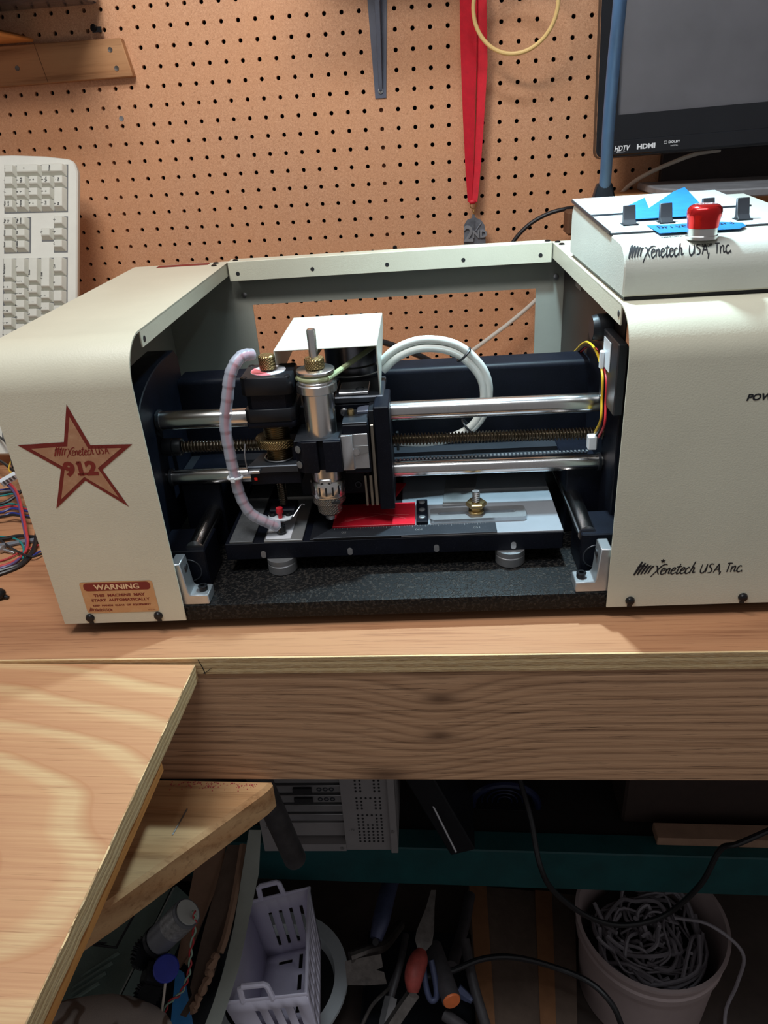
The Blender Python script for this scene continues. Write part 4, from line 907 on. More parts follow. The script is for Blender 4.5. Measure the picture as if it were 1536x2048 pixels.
def rp(pxl, pxr, py, y0, y1): a, b = Y2(pxl, py, y0), Y2(pxr, py, y1); return (a.x, b.x, y0, y1, (a.z + b.z) / 2)
rib([rp(925, 946, -230, -.024, -.020), rp(919, 954, -60, -.028, -.020), rp(920, 953.5, 60, -.028, -.020), rp(922, 953, 130, -.027, -.020), rp(926, 950, 240, -.026, -.020), rp(931, 947, 340, -.024, -.021), rp(934, 944, 385, -.023, -.022), rp(935.5, 943, 404, -.0225, -.0225)], 0, 0, 'ribbon_strand')
rib([rp(944, 962, -230, -.020, -.022), rp(953, 972, -60, -.014, -.022), rp(954, 974, 60, -.014, -.022), rp(954, 975, 130, -.014, -.022), rp(952, 968, 240, -.015, -.022), rp(947, 961, 340, -.018, -.022), rp(943.5, 957, 385, -.020, -.023), rp(942, 954.5, 404, -.021, -.0235)], 0, 0, 'ribbon_strand')
a = Y2(945, 404); MB().sphere((a.x, -.0225, a.z), .0042, 1.35, .7, .8, 14).build('ribbon_knot', RIBBON, lan)
c = Y2(946, 411); MB().torus((c.x, -.0225, c.z), .0045, .0006, (0, 1, .1), 22, 6).build('jump_ring', GOLD, lan)
c = Y2(947, 424); MB().torus((c.x, -.0225, c.z), .0038, .0006, (1, .2, .1), 18, 6).build('jump_ring', GOLD, lan)
MP = [Y2(px, py) for px, py in ((928, 470), (928, 450), (934, 440), (943, 436), (945, 428), (949, 428), (951, 435), (962, 440), (969, 450), (971, 470), (971, 498), (928, 500))]
md = MB().slab([(p.x, -.0245, p.z) for p in MP], (0, .0035, 0)).build('medal', MEDAL, lan)
c = Y2(950, 470)
def med_txt(s, px, py, size):
    p = Y2(px, py); V, F = text_geo(s, size, bold=.0006); mm_ = MB(); vs = [mm_.bm.verts.new((p.x + u, -.0272, p.z + v)) for u, v in V]
    for f in F:
        try: mm_.bm.faces.new([vs[i] for i in f])
        except ValueError: pass
    r = bmesh.ops.extrude_face_region(mm_.bm, geom=list(mm_.bm.faces)); bmesh.ops.translate(mm_.bm, vec=(0, .0026, 0), verts=[g for g in r['geom'] if isinstance(g, bmesh.types.BMVert)])
    bmesh.ops.recalc_face_normals(mm_.bm, faces=mm_.bm.faces); return mm_.build('medal_numeral', ALU if 0 else mk('pewter_raised', (.42, .43, .46), .36, .6), md)
med_txt('2', 937, 482, .0330); med_txt('ND', 959, 474, .0150)
for (a_, b_) in (((938, 446), (947, 462)), ((962, 446), (951, 462)), ((949, 442), (949, 462))):
    p, q = Y2(*a_), Y2(*b_); MB().tube([(p.x, -.0250, p.z), (q.x, -.0250, q.z)], .0010, 6, 1, False).build('medal_ray', MEDAL, md)

hp = MB().torus((.1925, -.060, .2912), .0565, .0028, (.12, 1, .12), 72, 10).build('plastic_hoop', HOOP)
tag(based(hp), 'cream plastic hoop hanging in front of the red ribbon', 'hoop')

def peg(x, z, depth, label):
    t = thing('pegboard_hook', label, 'hook', (x, -.002, z), None, 'steel hooks on the pegboard')
    MB().tube([(x, .003, z), (x, -depth + .012, z), (x, -depth, z + .004), (x, -depth - .001, z + .020)], .0024, 10, 6).build('hook_wire', SCREWM, t)
    MB().tube([(x, -.004, z), (x, -.004, z + .012), (x, -.004, z + .0254)], .0022, 8, 4).build('back_clip', SCREWM, t)
q_ = rp(944, 946, -226, -.022, -.022)
peg(q_[0], q_[4], .040, 'steel pegboard hook holding the red ribbon above the frame')
peg(.1925, .3420, .075, 'steel pegboard hook holding the cream hoop above the frame')
# monitor
mon = thing('monitor', 'black flat screen television monitor standing at upper right', 'monitor', mat=Matrix.Translation(at_y(1190, 318, -.105)) @ Matrix.Rotation(rad(-5.0), 4, 'Z') @ Matrix.Rotation(rad(-1.6), 4, 'Y') @ Matrix.Rotation(rad(-4), 4, 'X'))
MB().prism(rrect(.0, .56, .0, .34, .010, 4), 1, 0, .040, .0035).build('rear_shell', BLACKP, mon)
SB = .0515; SLx = .0270
fm = MB()
A = rrect(.0, .56, .0, .34, .010, 4); B = rrect(SLx, .533, SB, .313, .0006, 4)
def frame(m, A, B, y0, y1):
    n = len(A); va = [[m.bm.verts.new((p[0], y, p[1])) for p in A] for y in (y0, y1)]; vb = [[m.bm.verts.new((p[0], y, p[1])) for p in B] for y in (y0, y1)]
    for i in range(n):
        j = (i + 1) % n
        m.bm.faces.new((va[0][i], va[0][j], vb[0][j], vb[0][i])); m.bm.faces.new((va[0][i], va[1][i], va[1][j], va[0][j])); m.bm.faces.new((vb[0][i], vb[0][j], vb[1][j], vb[1][i]))
    bmesh.ops.recalc_face_normals(m.bm, faces=m.bm.faces); return m
frame(fm, A, B, -.010, 0).build('bezel', MONB, mon)
MB().box(SLx - .001, .534, -.0045, -.0005, SB - .001, .314).build('screen', SCREEN, mon)
MB().box(.004, .556, -.0120, -.0100, .0205, .0225).build('bezel_step', MONB, mon)
MB().box(.004, .556, -.0135, -.0100, .0015, .0205, .002).build('lower_lip', MONB, mon)
MB().box(.0155, .0170, -.0106, -.0099, .02, .33).build('bezel_line', BLACKP, mon)
pr = Print(lambda u, v: (u, -.0138, v)); pr.text('HDTV', .0335, .0072, .0092, bold=.00022, shear=.25, xs=.78).text('HDMI', .0655, .0078, .0082, bold=.00038, xs=1.18).text('DOLBY', .1015, .0118, .0040, bold=.00012, xs=1.15).text('DIGITAL', .1020, .0078, .0022, xs=1.2)
for q in (rrect(.0885, .0921, .0117, .0147, .0001, 1),): pr.stroke([(.0885, .0117), (.0921, .0117), (.0921, .0147), (.0885, .0147), (.0885, .0117)], .0005, 1, False)
pr.stroke([(.027, .0058), (.0385, .0058)], .0006, 1, False); pr.build('bezel_logos', WHITEINK, mon)
MB().box(.18, .38, .0395, .085, .10, .24, .003).build('wall_mount', BLACKP, mon)

# shelf with slab, under the monitor
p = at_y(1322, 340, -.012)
tag(based(MB().box(p.x, .80, -.0130, -.0010, .0495, .1350, .001).build('dark_sheet', mk('dark_brown_panel', (.028, .016, .014), .6))), 'dark brown sheet on the pegboard behind the grey slab below the monitor', 'board')  # plain dark sheet covering the pegboard behind the slab
shf = thing('side_shelf', 'pine plank shelf on the right below the monitor', 'shelf', (.52, -.1, .03))
MB().box(.335, .80, -.165, -.0010, .0300, .0490, .001).build('plank', PINE, shf)
MB().box(.3345, .3385, -.1655, -.0005, .0295, .0495, .0005).build('plank_end', ORANGEW, shf)
dk = MB().prism([(.385, -.135), (.415, -.215), (.80, -.200), (.80, -.02), (.385, -.02)], 2, .0496, .0600, .002).build('slate_slab', mk('dusty_slate', (.26, .265, .28), .5, 0, .2, 40, .2, 300))
tag(based(dk), 'dark grey flat slab lying on the right plank shelf', 'slab')
wc = [at_y(1232, 398, -.02), at_y(1262, 368, -.035), at_y(1300, 345, -.045), at_y(1345, 325, -.050), at_y(1392, 308, -.052), at_y(1440, 300, -.045)]
tag(based(MB().tube(wc, .0030, 10, 8).build('white_cable', WHCABLE)), 'white cable curving up behind the monitor above the control box', 'cable')
c1 = [Vector((.055, -.09, -.258)), at_y(880, 860, -.07), at_y(890, 770, -.058), at_y(905, 732, -.055), at_y(960, 690, -.050), at_y(1020, 645, -.045), at_y(1075, 597, -.040), at_y(1120, 545, -.035), at_y(1160, 480, -.03), at_y(1228, 400, -.02)]
tag(based(MB().tube(c1, .0034, 10, 8).build('white_cable', WHCABLE)), 'white cable crossing the rear window of the machine', 'cable')
c2 = [Vector((-.03, -.125, -.258)), at_y(668, 830, -.125), at_y(672, 745, -.122), at_y(700, 690, -.12), at_y(745, 681, -.12), at_y(790, 692, -.115), at_y(840, 712, -.11), at_y(900, 740, -.10), Vector((.11, -.10, -.18)), Vector((.14, -.10, -.256))]
tag(based(MB().tube(c2, .0048, 10, 8).build('black_cable', BLKCABLE)), 'thick black cable behind the motor hood in the rear window', 'cable')
c3 = [Vector((.235, -.06, -.258)), at_y(1112, 720, -.055), at_y(1104, 640, -.05), at_y(1078, 572, -.048), at_y(1030, 530, -.048), at_y(1022, 498, -.05), at_y(1032, 476, -.05), at_y(1060, 448, -.05), at_y(1095, 428, -.05), at_y(1130, 418, -.05), at_y(1160, 414, -.04)]
tag(based(MB().tube(c3, .0032, 10, 8).build('black_cable', BLKCABLE)), 'black power cable arching above the rear bar left of the control box', 'cable')
p = at_y(1138, 445, -.11); bx = MB().box(p.x - .006, p.x + .045, -.135, -.095, p.z - .015, p.z + .017, .003).build('power_adapter', DARKW); tag(based(bx), 'brown plug block behind the left edge of the control box', 'plug')

# gooseneck lamp: boot on the back of the right cover, sleeve rising out of frame, head over the machine
gl = thing('gooseneck_lamp', 'blue grey gooseneck lamp rising behind the control box', 'lamp', at_d(1213, 400, 1.02))
g0 = at_y(1211, 398, -.315); 
gp = [at_y(1207, 396, -.315), at_y(1212, 340, -.325), at_y(1218, 240, -.345), at_y(1228, 120, -.370), at_y(1240, 0, -.395)]
gp += [Vector((.262, -.405, .32)), Vector((.254, -.425, .39)), Vector((.230, -.450, .445)), Vector((.190, -.480, .462)), LAMP + Vector((.004, 0, .020))]
MB().tube(gp, .0066, 14, 10).build('flexible_arm', GOOSE, gl)
bt = at_y(1206, 400, -.315); MB().lathe(bt + Vector((0, 0, -.012)), [(.0150, 0), (.0140, .012), (.0100, .0270), (.0085, .0300)], 24).build('arm_boot', BLACKG, gl)
MB().lathe(bt + Vector((0, 0, -.115)), [(.0150, 0), (.0150, .103)], 18).build('arm_post', BLACKP, gl)
MB().lathe(LAMP, [(.036, -.006), (.036, .004), (.022, .018), (.010, .026)], 30).build('lamp_head', BLACKP, gl)
em = NT('led_disc'); em.b.inputs['Emission Color'].default_value = (.7, .9, 1, 1); em.b.inputs['Emission Strength'].default_value = 6
MB().cyl(LAMP + Vector((0, 0, -.0068)), LAMP + Vector((0, 0, -.0061)), .030, 24).build('led_disc', em.m, gl)

# ================================================================== LOOSE THINGS ON THE BENCH, LEFT
def bw(name, pts, r, mat, label, h=0.0022, cat='wire', group='loose wires on the bench left of the machine'):
    P = [BEN @ bench_pt(px, py, max(r, hh)) for px, py, hh in pts]
    return tag(based(MB().tube(P, r, 8, 7).build(name, mat)), label, cat, group)
WR = lambda n, c: mk(n, srgb(*c), .4, 0, .1, 60)
purple = WR('purple_insulation', (92, 76, 120)); redw = WR('wire_red', (186, 56, 62)); tealw = WR('wire_teal', (30, 130, 128)); bluew = WR('wire_blue', (40, 52, 130)); yelw = WR('wire_yellow', (208, 166, 50)); greyw = WR('wire_grey', (110, 114, 122))
bw('ribbon_wire', [(-40, 948, .03), (10, 962, .028), (34, 985, .03), (46, 1030, .02), (53, 1065, .012), (56, 1085, .006), (50, 1105, .004), (30, 1122, .002), (0, 1133, .002), (-60, 1146, .002)], .0017, redw, 'red wire curving down beside the left side of the machine')
bw('ribbon_wire', [(-40, 955, .028), (8, 966, .026), (32, 990, .028), (43, 1032, .018), (50, 1065, .010), (53, 1087, .005), (46, 1108, .003), (28, 1126, .002), (0, 1137, .002), (-60, 1150, .002)], .0017, purple, 'purple wire running beside the red wire left of the machine')
for k, (d, lab) in enumerate(((4, 'outer black wire of the curved bundle nearest the bench front'), (0, 'inner black wire of the curved bundle at the far left'))):
    bw('black_wire', [(74, 1060 + d, .010), (70, 1085 + d, .006), (62, 1106 + d, .003), (40, 1128 + d, .002), (0, 1142 + d * 1.6, .002), (-60, 1158 + d * 2, .002)], .0022, BLKCABLE, lab)
bw('black_wire', [(-40, 1050, .004), (0, 1080, .004), (30, 1100, .006), (62, 1113, .006), (88, 1106, .003), (110, 1095, .003)], .0013, BLKCABLE, 'thin black wire crossing over the bundle left of the machine')
bw('teal_wire', [(-30, 1072, .003), (10, 1074, .003), (34, 1079, .004), (46, 1092, .006), (47, 1108, .004), (46, 1118, .002)], .0012, tealw, 'teal wire bending down beside the silver screw')
bw('red_wire', [(-30, 1128, .002), (10, 1119, .002), (40, 1105, .003), (72, 1092, .003), (100, 1082, .003)], .0011, redw, 'thin red wire running under the machine, lower of the two')
bw('blue_wire', [(65, 1113, .002), (78, 1104, .003), (96, 1098, .003), (120, 1090, .003)], .0013, bluew, 'short blue wire end beside the machine bottom left')
bw('black_cable', [(-40, 1086, .003), (10, 1077, .004), (40, 1072, .005), (74, 1074, .005), (110, 1070, .005)], .0024, BLKCABLE, 'black cable lying behind the silver screw')
bw('grey_cable', [(-40, 1098, .003), (10, 1090, .003), (50, 1083, .003), (90, 1078, .003)], .0030, greyw, 'grey cable lying behind the silver screw')
for k, (mt, lab) in enumerate(((bluew, 'blue wire of the flat ribbon at far left'), (greyw, 'grey wire of the flat ribbon at far left'), (BLKCABLE, 'black wire of the flat ribbon at far left'), (tealw, 'teal wire of the flat ribbon at far left'))):
    bw('flat_wire', [(-60, 985 + k * 4, .02), (0, 980 + k * 4, .02), (20, 978 + k * 3.4, .022), (36, 982 + k * 2, .024)], .0012, mt, lab)
for k, (mt, lab) in enumerate(((tealw, 'teal wire in the loose clump mid left'), (bluew, 'blue wire in the loose clump mid left, lower'), (redw, 'red wire in the loose clump mid left'), (bluew, 'blue wire in the loose clump mid left, upper'), (BLKCABLE, 'black wire under the loose clump mid left'))):
    y = [1012, 1030, 1016, 1021, 1034][k]; bw('loose_wire', [(-40, y + 6, .008), (0, y + (k % 2) * 4, .010), (25, y - 4, .012), (52, y + 4 - k, .012), (70, y + 2, .010)], .0016, mt, lab)
bw('black_cable', [(-30, 1015, .02), (10, 1005, .022), (34, 990, .026), (50, 975, .03)], .0022, BLKCABLE, 'black cable rising behind the red and purple wires')
bw('black_wire', [(-30, 905, .03), (5, 925, .034), (22, 938, .036), (40, 950, .034)], .0020, BLKCABLE, 'black wire slanting down above the white connector')
bw('black_wire', [(-10, 868, .05), (12, 885, .05), (22, 912, .044), (26, 935, .04)], .0018, BLKCABLE, 'black wire at the top of the left tangle')
bw('yellow_wire', [(24, 918, .040), (20, 928, .040), (18, 940, .038), (30, 952, .036)], .0011, yelw, 'short yellow wire at the left tangle beside the machine')
cp_ = BEN @ bench_pt(18, 958, .036)
m = MB().box(-.011, .011, -.004, .004, -.0045, .0045, .0008); m.xform(Matrix.Translation(cp_) @ Euler((.3, -.35, .5)).to_matrix().to_4x4())
cn = m.build('wire_connector', NYLON); m = MB()
for k in range(4): m.box(-.008 + k * .0045, -.0055 + k * .0045, -.0043, -.0038, -.002, .004)
m.xform(Matrix.Translation(cp_) @ Euler((.3, -.35, .5)).to_matrix().to_4x4()); m.build('contact_slots', DKINK, cn)
tag(cn, 'white plastic wire connector in the tangle left of the machine', 'connector')
s0, s1 = BEN @ bench_pt(4, 1098, .0045), BEN @ bench_pt(30, 1106, .0022)
m = MB().lathe(s0, [(.0052, 0), (.0048, .0022), (.0022, .004)], 16, s1 - s0); screwgeo(m, s0 + (s1 - s0) * .12, s1, .0019, .0005, .0018, 10, 5)
tag(based(m.build('wood_screw', SCREWM)), 'silver screw lying on the bench among the wires', 'screw')
k0 = BEN @ bench_pt(-4, 1188, .006)
tag(based(MB().sphere(k0, .0075, 1.1, 1, .8).cyl(k0 + Vector((.004, 0, -.002)), k0 + Vector((.011, -.001, -.004)), .0022, 10).cyl(k0 + Vector((-.01, -.004, -.001)), k0 + Vector((.0, -.011, -.004)), .0048, 12).build('thumbscrew', BLKSCREW)), 'black thumbscrew lying on the bench at the far left edge', 'thumbscrew')

# ================================================================== UNDER THE BENCH
def V2(px, py, d): return at_d(px, py, d)
# teal shelf rail and shelf
g = V2(900, 1685, 1.20)
rl = thing('lower_shelf', 'teal painted timber shelf rail under the bench', 'shelf', (.1, -.4, -1.0))
GY = -.470
MB().box(-.80, 1.0, GY, GY + .038, -.955, -.868, .002).build('front_rail', TEAL, rl)
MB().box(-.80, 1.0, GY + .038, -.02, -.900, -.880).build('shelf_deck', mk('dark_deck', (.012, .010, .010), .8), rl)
for x in (-.78, .96): MB().box(x - .03, x + .03, GY + .04, GY + .10, FZ, -.9005, .003).build('leg', DARKW, rl)
# computer tower, back side to us
pc = thing('computer_tower', 'grey computer tower with card slots facing out on the lower shelf', 'computer', mat=Matrix.Translation(V2(530, 1702, 1.06)) @ Matrix.Rotation(rad(2), 4, 'Z'))
PW, PH = .192, .36
MB().box(0, PW, .022, .42, 0, PH, .002).build('case', PCG, pc)
m = MB(); m.box(0, .020, 0, .022, 0, PH).box(.020, .118, 0, .022, 0, .014).box(.118, PW - .010, .002, .022, 0, PH).box(PW - .010, PW, -.004, .022, 0, PH, .001)
pb = m.build('back_panel', PCG, pc)
for z, h in ((.017, .026), (.052, .013), (.070, .0135), (.0885, .0135), (.1075, .0135), (.126, .0135), (.145, .0135), (.164, .0135)):
    s = MB().box(.0205, .1175, .008 if z > .03 else .012, .021, z, z + h, .0008).build('slot_cover', PCL if z > .03 else PCG, pc)
    if z in (.0885, .1075, .145): MB().box(.052, .078, .004, .008, z + .002, z + h - .002, .0005).build('port', PCD, s)
    if z in (.0885, .1075):
        for k in range(3): MB().torus((.088 + k * .0085, .0078, z + h / 2), .0028, .0009, (0, 1, 0), 14, 5).build('jack', DARKM, s)
MB().box(.0202, .1178, .0205, .0215, .014, .34).build('slot_recess', PCD, pc)
m = MB()
for r in range(26):
    for c in range(6):
        if 5 < r < 21 and c in (2, 3) and r not in (8, 9, 13, 14): continue
        if r in (9, 14, 19): continue
        m.cyl((.139 + c * .0064, .0012, .018 + r * .0066), (.139 + c * .0064, .0020, .018 + r * .0066), .0015, 8)
m.build('vent_holes', PCD, pc)['kind'] = 'stuff'
for x, z in ((.186, .045), (.186, .170), (.009, .050), (.050, .006), (.112, .006)): MB().lathe((x, -.0042 if x > .18 else -.0002, z), [(.003, 0), (.0026, .001)], 12, (0, -1, 0)).build('case_screw', SCREWM, pc)
Print(lambda u, v: (u, .0012, v)).text('- N', .128, .040, .006).build('pen_mark', DKINK, pc)
# black pipe
a, b = V2(520, 1560, .86), V2(592, 1722, .93)
a = a + (a - b) * .28
pp = MB().lathe(a, [(.0140, 0), (.0140, (b - a).length - .004), (.0125, (b - a).length)], 26, b - a).build('black_pipe', PIPE)
tag(based(pp), 'dark round pipe sticking down below the fascia in front of the computer tower', 'pipe')
# panel and odds on the shelf
m = MB().box(0, .040, 0, .10, 0, .30, .002); m.xform(Matrix.Translation(V2(902, 1712, 1.13)) @ Euler((0, rad(-22), 0)).to_matrix().to_4x4())
lp = m.build('leaning_panel', BLACKP); tag(based(lp), 'black slim panel leaning on the lower shelf right of the computer', 'panel')
e0, e1 = V2(840, 1560, 1.085), V2(912, 1704, 1.085)
tag(based(MB().tube([e0, e1], .0016, 8, 1, False).build('edge_highlight', ALU)), 'thin bright line standing for the edge highlight of the black leaning panel', 'rod')  # bright tube added as the highlight along the panel's edge
p = V2(1312, 1697, 1.16); wp = MB().box(p.x, p.x + .30, p.y, p.y + .030, -.8678, -.8678 + .016, .001).build('wood_offcut', CARDB); tag(based(wp), 'pale brown wooden offcut lying on the teal shelf rail at right', 'wood offcut')
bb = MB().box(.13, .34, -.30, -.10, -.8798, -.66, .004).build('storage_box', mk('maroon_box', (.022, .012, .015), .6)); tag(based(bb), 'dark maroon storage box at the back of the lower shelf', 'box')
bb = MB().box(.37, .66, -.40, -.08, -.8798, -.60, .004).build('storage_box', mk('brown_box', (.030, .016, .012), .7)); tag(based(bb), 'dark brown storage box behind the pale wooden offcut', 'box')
fn = V2(1010, 1610, 1.25); m = MB().torus(fn, .055, .006, (0, 1, .1), 30, 8); 
for k in range(5):
    m.torus(fn + Vector((0, .008, 0)), .012 + k * .009, .0012, (0, 1, .1), 26, 5)
fo = m.build('fan_guard', mk('navy_wire', (.012, .018, .06), .4)); tag(based(fo), 'dark navy round fan guard standing on the lower shelf', 'fan')
MB().box(fn.x - .05, fn.x + .05, fn.y - .01, fn.y + .03, -.8798, fn.z - .056, .003).build('fan_foot', BLACKP, None)
bpy.data.objects['fan_foot'].parent = fo; bpy.data.objects['fan_foot'].matrix_parent_inverse = fo.matrix_basis.inverted()

# lavender basket
bk = thing('plastic_basket', 'lavender plastic basket with slotted walls and two handles on the floor', 'basket', V2(560, 2000, 1.25))
T = {'bl': V2(492, 1806, 1.20), 'br': V2(618, 1776, 1.20), 'fr': V2(612, 1988, 1.02), 'fl': V2(446, 2006, 1.02)}
upv = (T['br'] - T['bl']).cross(T['fr'] - T['br']).normalized()
if upv.z < 0: upv = -upv
dn = -upv * .105; cen = sum(T.values(), Vector()) / 4
Bt = {k: cen + (v - cen) * .86 + dn for k, v in T.items()}
def wall(a, b, c, d, holes, nm):
    """a,b rim ends; c,d bottom ends under b,a; holes as (u0,u1,v0,v1)"""
    us = sorted({0., 1.} | {h[0] for h in holes} | {h[1] for h in holes}); vs = sorted({0., 1.} | {h[2] for h in holes} | {h[3] for h in holes})
    m = MB(); f = lambda u, v: (a.lerp(b, u)).lerp(d.lerp(c, u), v); cache_ = {}
    def vt(u, v):
        if (u, v) not in cache_: cache_[(u, v)] = m.bm.verts.new(f(u, v))
        return cache_[(u, v)]
    for u0, u1 in zip(us, us[1:]):
        for v0, v1 in zip(vs, vs[1:]):
            uc, vc = (u0 + u1) / 2, (v0 + v1) / 2
            if any(h[0] < uc < h[1] and h[2] < vc < h[3] for h in holes): continue
            m.bm.faces.new((vt(u0, v0), vt(u1, v0), vt(u1, v1), vt(u0, v1)))
    o = m.build(nm, LAV, bk, 30); md_ = o.modifiers.new('thickness', 'SOLIDIFY'); md_.thickness = .0026; md_.offset = 0; return o
sl4 = [(.32 + .16 * k, .38 + .16 * k, .22, .80) for k in range(4)]
wall(T['bl'], T['br'], Bt['br'], Bt['bl'], [(.28 + .17 * k, .335 + .17 * k, .25, .85) for k in range(4)], 'back_wall')
wall(T['fl'], T['fr'], Bt['fr'], Bt['fl'], sl4, 'front_wall')
side = []
for k in range(9):
    for r_ in range(2): side.append((.08 + k * .10, .12 + k * .10, .16 + r_ * .40, .50 + r_ * .40))
wall(T['br'], T['fr'], Bt['fr'], Bt['br'], side, 'side_wall'); wall(T['bl'], T['fl'], Bt['fl'], Bt['bl'], [], 'side_wall')
wall(Bt['bl'], Bt['br'], Bt['fr'], Bt['fl'], [(.62 + .18 * c, .69 + .18 * c, .06 + .24 * r_, .24 + .24 * r_) for c in range(2) for r_ in range(4)] + [(.25, .50, .10, .15)], 'basket_floor')
for nm, A_, B_ in (('rim', 'bl', 'br'),):
    MB().tube([T['bl'], T['br'], T['fr'], T['fl'], T['bl']], .0030, 8, 1, False).build('rim', LAV, bk)
for a_, b_, s in (('bl', 'br', 1), ('fl', 'fr', 1)):
    e = (T[b_] - T[a_]); L0 = T[a_] + e * .24; L1 = T[a_] + e * .60; hh = upv * .026
    MB().tube([L0, L0 + hh * .9 + e * .02, L0 + hh + e * .05, L1 + hh - e * .05, L1 + hh * .9 - e * .02, L1], .0042, 8, 1, False).build('handle', LAV, bk)
# white tub behind the basket
tc_ = V2(556, 1960, 1.34)
tb = MB().lathe((tc_.x, tc_.y, FZ + .001), [(.098, 0), (.100, .004), (.112, tc_.z - FZ - .01), (.128, tc_.z - FZ - .004), (.128, tc_.z - FZ + .004), (.104, tc_.z - FZ + .004), (.094, .006), (0.0, .006)], 48, cap=False).build('white_tub', WHTUB)
MB().cyl((tc_.x, tc_.y, tc_.z - .030), (tc_.x, tc_.y, tc_.z - .024), .1015, 40).build('dark_disc', PCD, tb).matrix_parent_inverse = Matrix.Identity(4)  # black disc added to keep the tub interior dark
tag(tb, 'pale round plastic tub with flat rim behind the lavender basket', 'tub')
# bucket of cables
bc = V2(1302, 1835, 1.30); bkt = thing('bucket', 'pale plastic bucket filled with grey cables at lower right', 'bucket', (bc.x, bc.y, FZ))
hz = bc.z - FZ
MB().lathe((bc.x, bc.y, FZ + .001), [(.108, 0), (.112, .004), (.121, hz - .045), (.126, hz - .044), (.127, hz - .030), (.124, hz - .026), (.126, hz - .008), (.130, hz - .006), (.130, hz), (.124, hz), (.119, hz - .02), (.108, .008), (0, .008)], 56, cap=False).build('shell', BUCKET, bkt)
m = MB()
for k in range(46):
    a = random.uniform(0, 6.28); r = random.uniform(.02, .095); z = bc.z - random.uniform(.028, .055); P = []
    for j in range(6):
        a += random.uniform(.3, .9); r = min(.098, max(.015, r + random.uniform(-.03, .03))); P.append((bc.x + r * math.cos(a), bc.y + r * math.sin(a), z + random.uniform(-.012, .018)))
    m.tube(P, random.choice((.0022, .0030, .0036)), 6, 4)
tag(m.build('cable_tangle', GREYCAB), 'grey cables heaped inside the pale bucket', 'cables', kind='stuff')
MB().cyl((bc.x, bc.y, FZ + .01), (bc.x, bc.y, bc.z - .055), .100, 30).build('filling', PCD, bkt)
cw = [V2(1350, 1835, 1.27), V2(1420, 1850, 1.24), V2(1485, 1905, 1.24), V2(1475, 1965, 1.26), V2(1452, 2020, 1.28), V2(1450, 2080, 1.28)]
tag(based(MB().tube(cw, .0030, 8, 8).build('grey_cable', GREYCAB)), 'grey cable hanging over the right side of the bucket', 'cable')
cw = [V2(1040, 1560, 1.12), V2(1062, 1640, 1.10), V2(1080, 1730, 1.09), V2(1110, 1785, 1.11), V2(1180, 1835, 1.15), V2(1250, 1850, 1.17), V2(1330, 1830, 1.16), V2(1400, 1770, 1.11), V2(1440, 1700, 1.08), V2(1475, 1688, 1.06), V2(1540, 1660, 1.06)]
tag(based(MB().tube(cw, .0042, 10, 8).build('black_cable', BLKCABLE)), 'black cable hanging in a long loop over the teal rail above the bucket', 'cable')
cw = [V2(845, 1955, 1.17), V2(900, 1943, 1.18), V2(965, 1918, 1.20), V2(1030, 1915, 1.22), V2(1110, 1935, 1.24), V2(1180, 1965, 1.22), V2(1225, 2010, 1.20), V2(1250, 2070, 1.20)]
tag(based(MB().tube(cw, .0048, 10, 8).build('black_cable', BLKCABLE)), 'black cable crossing the cardboard from the red handle towards the bucket', 'cable')
# cardboard box right of the tools
cbx_ = thing('cardboard_box', 'brown cardboard box with two tan bands beside the bucket', 'box', (.17, -.4, FZ))
c0, c1_, c2_, c3_ = V2(938, 1770, 1.50), V2(1150, 1790, 1.50), V2(1155, 2075, 1.24), V2(960, 2075, 1.24)
def quad(a, b, c, d, off): return MB().slab([a, b, c, d], off)
nn_ = (c1_ - c0).cross(c3_ - c0).normalized(); nn_ = nn_ if nn_.z < 0 else -nn_
quad(c0, c1_, c2_, c3_, nn_ * .05).build('box_panel', CARDD, cbx_)
for u0, u1 in ((.0, .16), (.62, .78)):
    quad(c0.lerp(c1_, u0) - nn_ * .004, c0.lerp(c1_, u1) - nn_ * .004, c3_.lerp(c2_, u1) - nn_ * .004, c3_.lerp(c2_, u0) - nn_ * .004, nn_ * .0035).build('tan_band', TANB, cbx_)
# tools
def tool(name, label, cat, parts, grp=None):
    t = thing(name, label, cat, parts[0][1][0]); 
    for nm, pts, r, mt, kw in parts: MB().tube(pts, r, kw.get('seg', 14), kw.get('n', 8), kw.get('sm', True), kw.get('rf')).build(nm, mt, t)
    return t
bar_ = thing('pry_bar', 'worn steel pry bar with notched flat claw end', 'pry bar', V2(735, 1940, 1.2))
q = [V2(690, 1922, 1.17), V2(762, 1908, 1.17), V2(766, 1934, 1.17), V2(752, 1940, 1.17), V2(768, 1944, 1.17), V2(774, 1968, 1.17), V2(730, 1971, 1.17), V2(694, 1970, 1.17)]
MB().slab(q, ray(735, 1940).normalized() * .006).build('claw', IRON, bar_)
MB().tube([V2(700, 1915, 1.175), V2(735, 1902, 1.19), V2(768, 1890, 1.23), V2(800, 1850, 1.34)], .009, 10, 6).build('shaft', IRON, bar_)
pl = thing('blue_wrench', 'blue painted wrench handle with a hole in its tip', 'wrench', V2(752, 1860, 1.2))
MB().tube([V2(752, 1878, 1.19), V2(762, 1840, 1.21), V2(778, 1775, 1.27), V2(790, 1740, 1.31)], .013, 12, 6, True, lambda t: .0105 + .004 * min(1, t * 3)).build('handle', BLUEST, pl)
MB().cyl(V2(751, 1884, 1.178), V2(751, 1886, 1.190), .0052, 14).build('hanging_hole', PCD, pl)
ch = thing('putty_knife', 'grey scraper with a faded red teardrop handle', 'scraper', V2(830, 1940, 1.15))
